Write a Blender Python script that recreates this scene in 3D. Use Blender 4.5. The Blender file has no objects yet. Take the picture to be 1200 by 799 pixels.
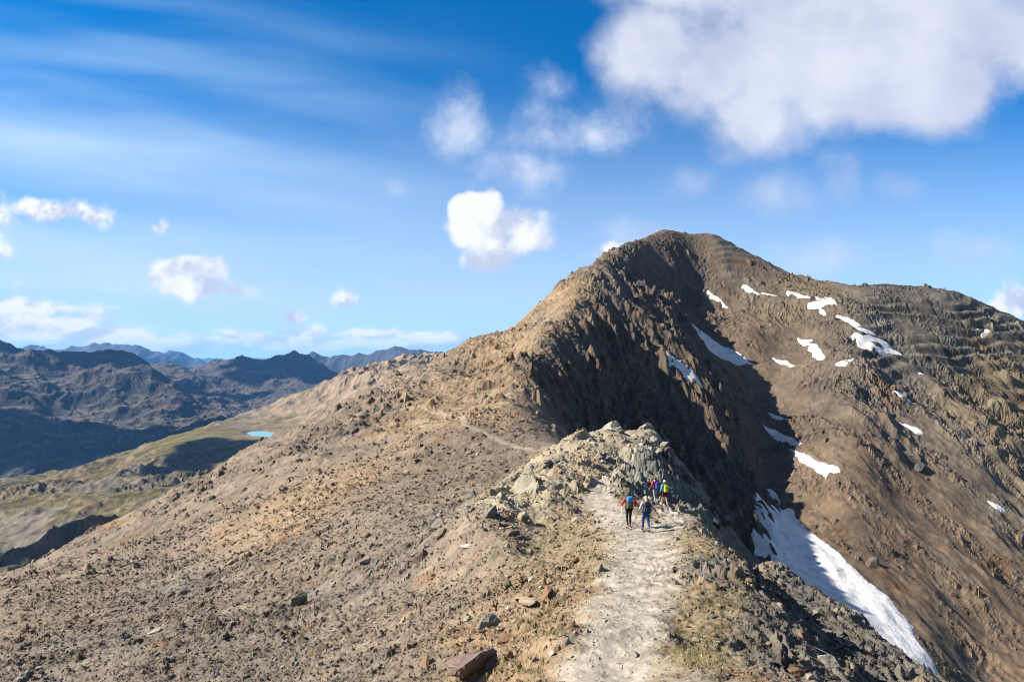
import bpy, bmesh, math, random
import numpy as np
from mathutils import Vector, Matrix
random.seed(7)
RNG = np.random.default_rng(11)
S = bpy.context.scene
COL = S.collection
F32 = np.float32

# ------------------------------------------------------------------ basics
FPX, CX, HY = 800.0, 600.0, 417.0          # focal length, centre column and horizon row of the photograph (1200 px wide)
def U_(px): return (px - CX) / FPX
def V_(py): return (HY - py) / FPX
def P(px, py, d): return (U_(px) * d, d, V_(py) * d)
LK = 0.45                                    # weight of log distance in the terrain parameter plane

SUN_EL, SUN_AZ = math.radians(36.5), math.radians(-91)   # azimuth from +Y towards +X
SUN_DIR = Vector((math.cos(SUN_EL) * math.sin(SUN_AZ), math.cos(SUN_EL) * math.cos(SUN_AZ), math.sin(SUN_EL)))

def tag(o, label=None, cat=None, group=None, kind=None):
    if label: o['label'] = label
    if cat: o['category'] = cat
    if group: o['group'] = group
    if kind: o['kind'] = kind
    return o

def link(name, me, mat=None, parent=None):
    o = bpy.data.objects.new(name, me)
    COL.objects.link(o)
    if mat and not me.materials: me.materials.append(mat)
    if parent: o.parent = parent
    return o

def mesh_np(name, co, faces, col=None, smooth=False):
    """fast mesh from numpy arrays; faces (n,k) ints"""
    me = bpy.data.meshes.new(name)
    n, k = faces.shape
    me.vertices.add(len(co)); me.vertices.foreach_set('co', np.ascontiguousarray(co, F32).ravel())
    me.loops.add(n * k); me.loops.foreach_set('vertex_index', np.ascontiguousarray(faces, np.int32).ravel())
    me.polygons.add(n); me.polygons.foreach_set('loop_start', np.arange(0, n * k, k, dtype=np.int32))
    try: me.polygons.foreach_set('loop_total', np.full(n, k, np.int32))
    except Exception: pass
    me.update(calc_edges=True)
    if col is not None:
        a = me.attributes.new('albedo', 'FLOAT_COLOR', 'POINT')
        c4 = np.ones((len(co), 4), F32); c4[:, :3] = col
        a.data.foreach_set('color', c4.ravel())
    me.polygons.foreach_set('use_smooth', np.full(n, smooth, bool))
    return me

def sub_mesh(co, faces, col=None):
    """keep only the vertices used by faces"""
    used = np.zeros(len(co), bool); used[faces.ravel()] = True
    idx = np.cumsum(used) - 1
    return co[used], idx[faces], (col[used] if col is not None else None)

# ------------------------------------------------------------------ noise
def hsh(ix, iy, seed):
    h = (ix.astype(np.int64) * 374761393 + iy.astype(np.int64) * 668265263 + seed * 974634777) & 0xffffffff
    h = h.astype(np.uint32)
    h ^= h >> np.uint32(15); h *= np.uint32(2246822519); h ^= h >> np.uint32(13); h *= np.uint32(3266489917); h ^= h >> np.uint32(16)
    return h
def r01(h): return (h >> np.uint32(8)).astype(F32) * F32(1 / 16777216.0)
def nxt(h):
    h = h * np.uint32(747796405) + np.uint32(2891336453)
    return h ^ (h >> np.uint32(14))
def vnoise(x, y, seed=0):
    """gradient noise, about -1..1"""
    fx, fy = np.floor(x), np.floor(y)
    ix, iy = fx.astype(np.int64), fy.astype(np.int64)
    tx, ty = (x - fx).astype(F32), (y - fy).astype(F32)
    def g(dx, dy):
        a = r01(hsh(ix + dx, iy + dy, seed)) * F32(6.2831853)
        return np.cos(a) * (tx - dx) + np.sin(a) * (ty - dy)
    sx = tx * tx * tx * (tx * (tx * 6 - 15) + 10); sy = ty * ty * ty * (ty * (ty * 6 - 15) + 10)
    a = g(0, 0); a += sx * (g(1, 0) - a)
    b = g(0, 1); b += sx * (g(1, 1) - b)
    return (a + sy * (b - a)) * F32(1.5)
def fbm(x, y, seed=0, oct=4, gain=0.5):
    s = 0; a = 1.0; f = 1.0
    for i in range(oct):
        s = s + a * vnoise(x * f + 13.7 * i, y * f - 7.1 * i, seed + i); a *= gain; f *= 2.03
    return s
def ridged(x, y, seed=0, oct=4, gain=0.5):
    s = 0; a = 1.0; f = 1.0; w = 1.0
    for i in range(oct):
        n = 1 - np.abs(vnoise(x * f + 3.3 * i, y * f + 9.2 * i, seed + i)); n = n * n * w
        s = s + a * n; w = np.clip(n * 1.6, 0, 1); a *= gain; f *= 2.07
    return s
def lodfbm(x, y, d, wl0, d0, seed, oct=4, gain=.55):
    """noise whose grain grows with distance in whole octaves (so it stays a fixed pattern on the ground)"""
    lv = np.clip(np.log2(d / d0), 0, 6); l0 = np.floor(lv); f = smooth(.25, .75, lv - l0)
    out = 0
    for k, w in ((0, 1 - f), (1, f)):
        sc_ = wl0 * 2.0 ** (l0 + k); off = (l0 + k) * 37.3
        out = out + w * fbm(x / sc_ + off, y / sc_ - off, seed, oct, gain)
    return out.astype(F32)
def smooth(a, b, x):
    t = np.clip((x - a) / (b - a), 0, 1); return t * t * (3 - 2 * t)
def stones(x, y, cell, seed, dens, hgt=0.5, side=2.2):
    """angular stones lying on the ground: height (metres) and a random number per stone (-1 where bare)"""
    gx, gy = x / cell, y / cell
    ix, iy = np.floor(gx), np.floor(gy)
    best = np.zeros(x.shape, F32); bid = np.full(x.shape, -1, F32)
    for dx in (-1, 0, 1):
        for dy in (-1, 0, 1):
            h = hsh(ix + dx, iy + dy, seed)
            pres = r01(h); h = nxt(h); ox = r01(h); h = nxt(h); oy = r01(h); h = nxt(h)
            rr = r01(h); h = nxt(h); an = r01(h) * F32(3.1416); h = nxt(h); ti = r01(h) * F32(6.2832); h = nxt(h); rid = r01(h)
            lx = (gx - ix - dx - ox).astype(F32); ly = (gy - iy - dy - oy).astype(F32)
            c, s = np.cos(an), np.sin(an)
            a = lx * c + ly * s; b = (ly * c - lx * s) * (1.15 + rid)
            q = np.maximum(np.maximum(np.abs(a), np.abs(b)), (np.abs(a) * (0.6 + 0.3 * pres) + np.abs(b) * 0.8))
            R = 0.22 + 0.42 * rr * rr
            top = R * hgt * (0.75 + 0.5 * rid) + 0.42 * (lx * np.cos(ti) + ly * np.sin(ti))
            hh = np.minimum(top, (R - q) * side)
            hh = np.where((pres < dens) & (hh > 0.012), hh, 0)
            m = hh > best
            best = np.where(m, hh, best); bid = np.where(m, rid, bid)
    return best * cell, bid

# ------------------------------------------------------------------ radial basis surface through surveyed points
class Surf:
    def __init__(s, pts, c=0.03):
        p = np.array(pts, float)
        s.q = np.stack([p[:, 0], LK * np.log(p[:, 1])], 1); s.c = c
        n = len(p)
        A = np.zeros((n + 3, n + 3))
        A[:n, :n] = s.k(s.q) + np.eye(n) * 1e-5
        A[:n, n] = 1; A[:n, n + 1:] = s.q; A[n:, :n] = A[:n, n:].T
        b = np.zeros(n + 3); b[:n] = p[:, 2]
        s.w = np.linalg.lstsq(A, b, rcond=None)[0]; s.n = n
    def k(s, q):
        d2 = ((q[:, None, :] - s.q[None]) ** 2).sum(-1)
        return np.sqrt(d2 + s.c ** 2)
    def __call__(s, u, d):
        q = np.stack([u.ravel(), LK * np.log(d.ravel())], 1)
        out = np.empty(len(q))
        for i in range(0, len(q), 20000):
            b = q[i:i + 20000]
            out[i:i + 20000] = s.k(b) @ s.w[:s.n] + s.w[s.n] + b @ s.w[s.n + 1:]
        return out.reshape(u.shape)

def densify(line, step=0.02):
    """polyline of (px,py,d) -> many of the same (linear in 3-D)"""
    out = []
    for a, b in zip(line[:-1], line[1:]):
        A, B = P(*a), P(*b)
        qa = (U_(a[0]), LK * math.log(a[2])); qb = (U_(b[0]), LK * math.log(b[2]))
        n = max(1, int(math.dist(qa, qb) / step))
        for i in range(n):
            t = i / n
            x, y, z = (A[k] + (B[k] - A[k]) * t for k in range(3))
            out.append((CX + FPX * x / y, HY - FPX * z / y, y))
    out.append(line[-1])
    return out
def up(p): return (U_(p[0]), p[2], V_(p[1]))

def cubic_up(coarse_u, coarse_l, grid, u, l):
    """smooth resampling of a regular grid (rows l, columns u) at the fine axes u, l"""
    def wts(ax, x):
        t = (x - ax[0]) / (ax[1] - ax[0]); i = np.clip(np.floor(t).astype(int), 1, len(ax) - 3); f = t - i
        w = np.stack([-.5*f+f*f-.5*f**3, 1-2.5*f*f+1.5*f**3, .5*f+2*f*f-1.5*f**3, -.5*f*f+.5*f**3], 1)
        return i, w
    iu, wu = wts(coarse_u, u); il, wl = wts(coarse_l, l)
    t = sum(grid[il + k - 1, :] * wl[:, k:k+1] for k in range(4))
    return sum(t[:, iu + k - 1] * wu[None, :, k] for k in range(4))

# ------------------------------------------------------------------ MAIN RIDGE: survey
cz = [(0, 0, -1.7), (3.5, 1.0, -2.2), (5, 1.0, -2.65), (8, 1.2, -3.95), (12, 1.68, -5.73), (16.5, 2.58, -6.25), (24, 4.2, -7.3), (34, 6.1, -8.6)]
bank = [(3.5, 5.5, -3.4), (5, 5.6, -3.9), (8, 5.9, -5.0), (12, 6.2, -6.3), (14.5, 6.5, -6.6), (18, 6.9, -6.8), (24, 7.8, -7.3), (34, 9.8, -8.9), (44, 11.7, -10.4)]
def lerp_tab(tab, d, k): return float(np.interp(d, [t[0] for t in tab], [t[k] for t in tab]))
pts = []
for d in (3.5, 5, 7, 9, 12, 14.5, 18, 21, 24, 29, 34):
    xc, zc, xb, zb = lerp_tab(cz, d, 1), lerp_tab(cz, d, 2), lerp_tab(bank, d, 1), lerp_tab(bank, d, 2)
    w = 0.35 + 0.02 * d
    for x in (xc - w, xc, xc + w): pts.append((x / d, d, zc / d))
    pts.append((xb / d, d, zb / d))
    for k, s in (((0.8, .85), (2.4, .78), (9.5, .88), (13, 1.05), (30, .98)) if d > 15 else ((0.7, .5), (3.2, 1.0), (6, 1.08), (12, 1.0), (30, .95))):
        if (xb + k) / d < 1.35: pts.append(((xb + k) / d, d, (zb - k * s) / d))
    for k, s in ((2.2, .16), (5, .25), (9, .30), (16, .32), (30, .33)):
        if (xc - k) / d > -1.35: pts.append(((xc - k) / d, d, (zc - k * s) / d))
for d, x0, z0 in ((44, 11.7, -10.4), (54, 14.6, -11.9)):
    for k, s in ((0, 0), (.7, .6), (3, 1.2), (9, 1.05), (25, .95), (45, .9)):
        pts.append(((x0 + k) / d, d, (z0 - k * s) / d))
for x, y, z in ((30, 70, -26), (60, 70, -54), (85, 70, -74), (25, 85, -24), (62, 100, -60), (100, 100, -86), (20, 100, -25), (40, 100, -42), (25, 140, -27),
                (60, 140, -52), (110, 130, -80), (150, 130, -92), (150, 165, -88), (60, 60, -58)):
    pts.append((x / y, y, z / y))
crest = [(655, 522, 92), (632, 503, 106), (606, 466, 135), (624, 422, 175), (644, 387, 212), (664, 357, 250), (690, 322, 290), (715, 302, 342), (730, 291, 362), (745, 282, 385), (775, 270, 420)]
gully = [(1090, 775, 150), (1000, 692, 172), (950, 645, 190), (905, 600, 207), (885, 532, 245), (865, 472, 280), (845, 422, 315), (830, 377, 350), (816, 322, 392)]
skyline_r = [(775, 270, 420), (800, 274, 420), (828, 277, 418), (852, 285, 415), (880, 302, 405), (915, 318, 395), (950, 326, 385), (985, 334, 375), (1010, 337, 365), (1035, 333, 372), (1080, 336, 378), (1120, 343, 378), (1155, 357, 375), (1200, 377, 370), (1260, 410, 365), (1400, 470, 360), (1540, 520, 350)]
skyline_l = [(0, 684, 130), (100, 632, 145), (200, 581, 160), (290, 531, 180), (340, 507, 192), (380, 489, 205), (440, 456, 225), (500, 426, 240), (530, 410, 252), (560, 397, 262), (590, 393, 280), (610, 377, 284), (628, 360, 288), (652, 341, 291)]
lines = [crest, gully, skyline_r, skyline_l,
    [(-280, 815, 125), (0, 684, 130)],
    # behind the skylines
    [(-280, 900, 190), (0, 790, 190), (100, 715, 200), (200, 660, 215), (290, 605, 240), (380, 560, 268), (440, 527, 290), (500, 497, 310), (560, 463, 335), (610, 440, 360), (650, 418, 385), (690, 385, 405), (730, 340, 440), (775, 318, 480), (870, 340, 475), (950, 380, 450), (1035, 392, 440), (1120, 400, 440), (1260, 470, 430), (1540, 560, 420)],
    [(-300, 790, 420), (0, 755, 420), (200, 700, 430), (400, 620, 450), (600, 520, 520), (775, 440, 620), (1000, 450, 620), (1300, 520, 600), (1540, 600, 600)],
    [(-300, 770, 680), (0, 750, 680), (300, 700, 680), (600, 600, 680), (775, 520, 720), (1000, 520, 720), (1300, 560, 700), (1540, 620, 700)],
    # knoll: foot, top ridge, back
    [(555, 612, 39), (620, 603, 42), (690, 583, 46), (735, 574, 48), (768, 586, 49), (800, 598, 49.5)],
    [(560, 595, 43), (590, 572, 47), (625, 548, 52), (660, 522, 57), (685, 512, 60), (710, 503, 62), (740, 505, 62.5), (765, 509, 62)],
    [(765, 507, 62), (785, 527, 61), (806, 556, 60)],
    [(740, 545, 54), (762, 540, 55), (790, 556, 56)],
    [(560, 585, 60), (600, 560, 66), (640, 545, 72), (680, 535, 76), (720, 540, 78), (765, 562, 78), (800, 590, 78)],
    [(600, 530, 90), (560, 505, 101), (530, 489, 112)],
    # flank of the crest, steep just under it
    [(665, 500, 150), (694, 490, 178), (730, 478, 210), (735, 446, 234)],
    # spur that leaves the crest and catches the sun again, hollow behind it
    [(690, 322, 290), (722, 345, 281), (756, 372, 273), (800, 406, 268), (842, 447, 262), (870, 492, 252)],
    [(742, 322, 345), (775, 345, 340), (800, 372, 330)], [(775, 318, 375), (790, 300, 392)],
    [(640, 392, 204), (668, 420, 200), (700, 454, 197), (730, 492, 195)],
    # shelf of the bank right of the path
    [(905, 665, 34), (940, 688, 31), (985, 714, 28), (1050, 760, 24), (1105, 797, 21), (1190, 855, 17.5)],
]
for ln in lines: pts += [up(p) for p in densify(ln, 0.045)]
for p in [(150, 799, 30), (0, 799, 41), (0, 740, 62), (-280, 900, 45), (-280, 850, 70), (150, 700, 72), (300, 650, 68), (300, 585, 112), (450, 600, 60), (450, 522, 124), (500, 500, 140), (550, 560, 74),
          (550, 452, 190), (600, 425, 205), (640, 375, 250), (665, 345, 275), (400, 560, 100), (200, 640, 105), (380, 700, 42), (500, 660, 38), (600, 640, 33), (540, 545, 90), (575, 470, 150),
          (1000, 420, 292), (1000, 500, 245), (1000, 560, 217), (1000, 620, 197), (920, 352, 362), (920, 400, 330), (920, 450, 298), (920, 520, 252), (870, 340, 380), (870, 400, 328),
          (1050, 400, 318), (1050, 480, 264), (1050, 560, 224), (1050, 640, 192), (1050, 700, 173), (1150, 430, 312), (1150, 500, 264), (1150, 600, 217), (1150, 700, 181), (1150, 790, 157),
          (1250, 500, 290), (1250, 600, 232), (1250, 700, 190), (1250, 800, 160), (1400, 560, 270), (1400, 700, 195), (1400, 850, 150), (1540, 700, 220), (1540, 950, 140)]:
    pts.append(up(p))
surf = Surf(pts)

uf = np.concatenate([np.arange(-1.25, -0.79, 0.006), np.arange(-0.79, 0.79, 1 / 690.0), np.arange(0.79, 1.25, 0.006)])
def logsteps(segs):
    out = []
    for a, b, st in segs:
        n = int(math.ceil((math.log(b) - math.log(a)) / st)); out.append(np.log(a) + (np.log(b) - np.log(a)) * np.arange(n) / n)
    return np.concatenate(out)
lf = logsteps([(3.5, 10, .03), (10, 40, .0040), (40, 75, .0023), (75, 120, .0042), (120, 450, .0026), (450, 680, .01)])
cu = np.linspace(-1.3, 1.3, 300); cl = np.linspace(math.log(3.3), math.log(700), 260)
CV = surf(np.repeat(cu[None], len(cl), 0), np.repeat(np.exp(cl)[:, None], len(cu), 1))
VB = cubic_up(cu, cl, CV, uf, lf).astype(F32)              # rows: distance, columns: bearing
NR, NC = VB.shape
D = np.repeat(np.exp(lf).astype(F32)[:, None], NC, 1); UU = np.repeat(uf.astype(F32)[None], NR, 0)
X, Y = UU * D, D
ZB = VB * D
LL = np.repeat((LK * lf).astype(F32)[:, None], NC, 1)

def hit(px, py, dmin=9.0, V=None):
    """where the sight line through a pixel first meets the smooth ridge surface"""
    V = VB if V is None else V
    j = int(np.argmin(np.abs(uf - U_(px)))); i0 = int(np.searchsorted(lf, math.log(dmin)))
    c = np.nonzero(V[i0:, j] >= V_(py))[0]
    if len(c) == 0: 
        i = i0 + int(np.argmax(V[i0:, j]))
    else: i = i0 + int(c[0])
    return float(math.exp(lf[i]))
def hitw(px, py, dmin=9.0):
    d = hit(px, py, dmin); return (U_(px) * d, d)

def seg_dist(x, y, line):
    """distance to a polyline of (x,y,width) and the width there"""
    best = np.full(x.shape, 1e9, F32); wid = np.ones(x.shape, F32)
    for (ax, ay, aw), (bx, by, bw) in zip(line[:-1], line[1:]):
        dx, dy = bx - ax, by - ay
        t = np.clip(((x - ax) * dx + (y - ay) * dy) / (dx * dx + dy * dy), 0, 1)
        dd = np.hypot(x - ax - t * dx, y - ay - t * dy); w = aw + (bw - aw) * t
        m = dd / w < best / wid
        best = np.where(m, dd, best); wid = np.where(m, w, wid)
    return best, wid
def poly_sd(x, y, poly):
    """signed distance to a polygon, positive inside"""
    d = np.full(x.shape, 1e9, F32); ins = np.zeros(x.shape, bool)
    for (ax, ay), (bx, by) in zip(poly, poly[1:] + poly[:1]):
        dx, dy = bx - ax, by - ay
        t = np.clip(((x - ax) * dx + (y - ay) * dy) / (dx * dx + dy * dy + 1e-9), 0, 1)
        d = np.minimum(d, np.hypot(x - ax - t * dx, y - ay - t * dy))
        c = ((ay > y) != (by > y)) & (x < dx * (y - ay) / (dy if abs(dy) > 1e-9 else 1e-9) + ax)
        ins ^= c
    return np.where(ins, d, -d)

# ------------------------------------------------------------------ MAIN RIDGE: what the ground is made of
# kind: albedo, second albedo, density of stones, roughness of bedrock
KIND = {
 'scree':   ((.168, .136, .109), (.24, .196, .157), .80, .25),
 'greysc':  ((.132, .114, .099), (.20, .173, .149), .85, .25),
 'ochre':   ((.238, .172, .110), (.29, .22, .148), .75, .30),
 'dirt':    ((.255, .202, .138), (.235, .195, .12), .40, .12),
 'fine':    ((.150, .122, .099), (.205, .166, .13), .30, .10),
 'outcrop': ((.385, .335, .255), (.31, .272, .21), .55, 1.0),
 'crag':    ((.135, .150, .145), (.21, .22, .20), .10, .8),
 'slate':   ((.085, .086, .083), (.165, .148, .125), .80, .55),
 'flank':   ((.062, .054, .047), (.13, .095, .068), .70, 1.0),  # dark rock, albedo lowered further to deepen the shade on this side
 'talus':   ((.132, .098, .071), (.185, .136, .097), .85, .30),
 'talusf':  ((.112, .088, .068), (.135, .106, .08), .5, .2),
 'face':    ((.115, .099, .085), (.17, .14, .112), .6, .85),
 'greyf':   ((.115, .109, .097), (.16, .148, .126), .5, .55),
 'yellowf': ((.19, .148, .090), (.135, .112, .08), .5, .75),
}
KN = list(KIND)
spots = [  # px, py, kind, least distance
 (100, 760, 'greysc'), (250, 740, 'greysc'), (60, 720, 'scree'), (200, 690, 'greysc'), (350, 640, 'scree'), (420, 600, 'scree'), (330, 610, 'ochre'), (420, 560, 'ochre'), (300, 790, 'greysc'), (400, 700, 'greysc'),
 (150, 640, 'scree'), (250, 570, 'scree'), (480, 640, 'greysc'), (520, 600, 'greysc'), (470, 570, 'fine'), (520, 550, 'fine'), (580, 530, 'fine'), (540, 520, 'fine'), (600, 545, 'fine'),
 (470, 500, 'ochre'), (420, 530, 'scree'), (500, 470, 'ochre'), (540, 450, 'ochre'), (580, 480, 'ochre'), (580, 430, 'ochre'), (620, 400, 'ochre'), (640, 500, 'fine'), (520, 440, 'scree'), (450, 470, 'scree'), (400, 500, 'scree'), (340, 530, 'scree'), (660, 350, 'ochre'), (600, 400, 'ochre'), (560, 480, 'ochre'), (640, 370, 'ochre'),
 (560, 650, 'scree'), (540, 620, 'scree'), (600, 610, 'scree'), (620, 640, 'dirt'), (560, 700, 'scree'), (500, 720, 'scree'), (450, 770, 'greysc'), (560, 740, 'ochre'), (620, 730, 'ochre'), (600, 690, 'ochre'), (650, 705, 'ochre'), (560, 780, 'ochre'), (600, 770, 'ochre'), (640, 620, 'dirt'), (670, 610, 'dirt'), (650, 660, 'dirt'), (480, 790, 'scree'),
 (600, 580, 'outcrop'), (640, 560, 'outcrop'), (700, 520, 'outcrop'), (680, 550, 'outcrop'), (720, 505, 'outcrop'), (620, 590, 'outcrop'), (740, 515, 'outcrop'), (590, 595, 'outcrop'), (705, 548, 'ochre'),
 (755, 555, 'crag'), (780, 570, 'crag'), (745, 562, 'crag'), (790, 580, 'crag'),
 (700, 600, 'dirt'), (720, 588, 'dirt'), (690, 640, 'dirt'), (680, 700, 'dirt'), (810, 640, 'dirt'), (800, 700, 'dirt'), (840, 720, 'dirt'), (850, 780, 'dirt'), (900, 790, 'scree'), (780, 780, 'dirt'), (820, 610, 'dirt'),
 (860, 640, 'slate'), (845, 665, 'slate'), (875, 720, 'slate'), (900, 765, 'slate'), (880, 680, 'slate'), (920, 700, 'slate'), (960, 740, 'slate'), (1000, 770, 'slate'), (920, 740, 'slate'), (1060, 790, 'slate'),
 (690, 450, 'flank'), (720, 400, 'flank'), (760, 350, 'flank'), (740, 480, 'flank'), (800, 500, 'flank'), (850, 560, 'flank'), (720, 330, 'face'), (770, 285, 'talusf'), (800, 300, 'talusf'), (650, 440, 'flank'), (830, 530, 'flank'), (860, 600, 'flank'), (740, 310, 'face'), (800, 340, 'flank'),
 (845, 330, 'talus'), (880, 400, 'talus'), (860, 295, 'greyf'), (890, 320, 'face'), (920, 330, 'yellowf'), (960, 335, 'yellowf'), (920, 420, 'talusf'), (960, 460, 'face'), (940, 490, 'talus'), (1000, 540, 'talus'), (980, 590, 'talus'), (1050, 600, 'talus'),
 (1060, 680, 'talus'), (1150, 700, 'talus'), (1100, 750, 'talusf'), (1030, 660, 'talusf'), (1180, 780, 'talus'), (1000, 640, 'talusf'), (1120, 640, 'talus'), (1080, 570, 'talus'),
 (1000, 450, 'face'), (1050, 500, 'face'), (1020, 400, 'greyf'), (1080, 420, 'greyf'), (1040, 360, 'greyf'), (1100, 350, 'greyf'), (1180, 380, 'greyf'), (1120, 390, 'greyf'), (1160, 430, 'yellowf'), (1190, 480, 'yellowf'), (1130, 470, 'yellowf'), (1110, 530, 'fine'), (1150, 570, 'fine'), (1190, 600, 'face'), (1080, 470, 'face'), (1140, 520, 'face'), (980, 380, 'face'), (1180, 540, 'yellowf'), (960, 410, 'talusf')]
farset = {'flank', 'face', 'greyf', 'yellowf', 'talus', 'talusf'}
sq, sk = [], []
for px, py, k in spots:
    d = hit(px, py, 100.0 if (k in farset or (k == 'fine' and px > 1000)) else (40.0 if k in ('crag', 'outcrop') else 9.0))
    sq.append((U_(px), LK * math.log(d))); sk.append(KN.index(k))
sq = np.array(sq)
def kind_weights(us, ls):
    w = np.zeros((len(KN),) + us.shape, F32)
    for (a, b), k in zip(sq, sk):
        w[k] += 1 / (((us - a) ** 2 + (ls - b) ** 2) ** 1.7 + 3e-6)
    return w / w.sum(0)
# warped look-up so that the borders between kinds are ragged
ku = np.linspace(-1.3, 1.3, 420); kl = np.linspace(LK * math.log(3.3), LK * math.log(700), 420)
KW = kind_weights(np.repeat(ku[None], 420, 0), np.repeat(kl[:, None], 420, 1))
wx = UU + 0.018 * fbm(UU * 22, LL * 22, 5, 4); wy = LL + 0.018 * fbm(UU * 22 + 50, LL * 22, 9, 4)
ii = np.clip((wy - kl[0]) / (kl[1] - kl[0]), 0, 418.999); jj = np.clip((wx - ku[0]) / (ku[1] - ku[0]), 0, 418.999)
i0, j0 = ii.astype(int), jj.astype(int); fi, fj = ii - i0, jj - j0
def kwl(k):
    g = KW[k]
    return (g[i0, j0] * (1 - fi) * (1 - fj) + g[i0 + 1, j0] * fi * (1 - fj) + g[i0, j0 + 1] * (1 - fi) * fj + g[i0 + 1, j0 + 1] * fi * fj).astype(F32)
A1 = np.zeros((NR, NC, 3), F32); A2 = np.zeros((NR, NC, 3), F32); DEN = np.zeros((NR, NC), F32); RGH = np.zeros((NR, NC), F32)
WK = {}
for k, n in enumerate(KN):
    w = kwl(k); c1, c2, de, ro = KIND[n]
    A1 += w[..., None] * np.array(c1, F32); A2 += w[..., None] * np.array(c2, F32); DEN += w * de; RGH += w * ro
    if n in ('slate', 'flank', 'outcrop', 'crag', 'greyf', 'yellowf', 'dirt'): WK[n] = w
del ii, jj, i0, j0, fi, fj, wx, wy

# footpaths
def wl(line): return [(U_(px) * d, d, w) for px, d, w in line]
path_main = wl([(708, 6, 1.0), (716, 12, 1.02), (737, 16.5, 1.0), (753, 24, 1.12), (751, 32, 1.4), (738, 36, 1.5), (718, 41, 1.3), (702, 46, 1.1), (705, 49, .7)])
path_right = wl([(742, 27, 1.2), (765, 32, 1.1), (790, 38, 1.1), (793, 42, 1.0), (782, 45.5, 1.0), (762, 47.5, .8)])
path_edge = wl([(705, 49, .5), (722, 52, .22), (742, 55.5, .2), (752, 58, .2)])
path_far = [hitw(px, py, 70) + (w,) for px, py, w in ((660, 522, .35), (630, 529, .45), (600, 522, .5), (570, 508, .5), (545, 496, .5), (520, 488, .4), (490, 478, .25))]
PM = np.zeros((NR, NC), F32); PC = np.zeros((NR, NC), F32)
near = D < 62
wob = 0.25 * fbm(X * .9, Y * .9, 3, 3)
for ln, soft in ((path_main, .5), (path_right, .45), (path_edge, .15), (path_far, .5)):
    dd, ww = seg_dist(X, Y, ln)
    PM = np.maximum(PM, smooth(1 + soft, 1 - soft, dd / ww + wob * (1 if ln is not path_far else .5)))
    PC = np.maximum(PC, smooth(1.5, .5, dd / (ww * .9) + 2.2 * wob * (1 if ln is not path_far else .5)))

# snow beds: polygons surveyed on the smooth surface
snow_px = {
 'a': [(886, 595), (926, 591), (936, 606), (960, 631), (985, 653), (1010, 678), (1040, 703), (1071, 735), (1073, 749), (1096, 778), (1105, 800), (1060, 790), (1000, 745), (960, 715), (930, 690), (900, 655), (880, 625)],
 'b': [(802, 372), (812, 377), (830, 391), (858, 407), (882, 425), (866, 424), (840, 413), (818, 398), (806, 386)],
 'c': [(771, 418), (790, 420), (799, 432), (812, 445), (822, 458), (806, 451), (788, 435)],
 'd': [(917, 334), (935, 339), (950, 346), (977, 349), (980, 357), (966, 358), (968, 366), (954, 362), (940, 352), (925, 343)],
 'e': [(982, 366), (1000, 371), (1013, 382), (1027, 391), (1040, 401), (1058, 416), (1040, 413), (1020, 408), (1006, 401), (999, 395), (1003, 386)],
 'f': [(935, 395), (950, 399), (960, 409), (969, 421), (957, 419), (944, 408)],
 'g': [(895, 498), (908, 501), (925, 511), (944, 525), (930, 524), (910, 513)],
 'h': [(926, 528), (945, 536), (960, 545), (983, 549), (984, 555), (972, 556), (968, 564), (955, 556), (938, 542)],
 'i': [(1044, 486), (1060, 491), (1075, 499), (1083, 508), (1068, 505), (1052, 495)],
 'j': [(828, 342), (838, 347), (857, 361), (846, 358), (834, 350)],
 'k': [(867, 333), (878, 337), (891, 346), (880, 345), (870, 339)],
 'l': [(892, 345), (906, 347), (922, 352), (912, 356), (900, 352)],
 'm': [(1146, 387), (1156, 386), (1162, 390), (1150, 393)],
 'n': [(907, 420), (920, 424), (936, 432), (922, 431), (911, 426)],
 'o': [(1048, 459), (1058, 460), (1068, 469), (1056, 468)],
 'p': [(1076, 439), (1084, 440), (1091, 446), (1081, 445)],
 'q': [(1158, 589), (1170, 594), (1182, 601), (1168, 599)],
 'r': [(899, 572), (905, 574), (914, 585), (906, 582)],
 's': [(902, 481), (914, 484), (927, 492), (914, 490)],
 't': [(973, 421), (985, 424), (1000, 424), (996, 428), (980, 428)],
}
snow_w = {}
SN = np.zeros((NR, NC), F32)
for k, poly in snow_px.items():
    w = [hitw(px, py, 100.0) for px, py in poly]
    snow_w[k] = w
    xs = [p[0] for p in w]; ys = [p[1] for p in w]
    r0, r1 = np.searchsorted(lf, np.log(max(min(ys) - 8, 100))), np.searchsorted(lf, np.log(max(ys) + 8))
    c0, c1 = np.searchsorted(uf, min(a / b for a, b in w) - .03), np.searchsorted(uf, max(a / b for a, b in w) + .03)
    sl = (slice(r0, r1), slice(c0, c1))
    SN[sl] = np.maximum(SN[sl], smooth(-1.5, 2.0, poly_sd(X[sl], Y[sl], w)))

# ------------------------------------------------------------------ MAIN RIDGE: relief
calm = (1 - PM) * (1 - 0.85 * SN)
sc = np.clip(D / 60, 0.35, 4.0)                     # larger forms where the ground is farther away
Z0 = ZB
dz = np.zeros((NR, NC), F32)
far = smooth(70, 150, D)
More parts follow.
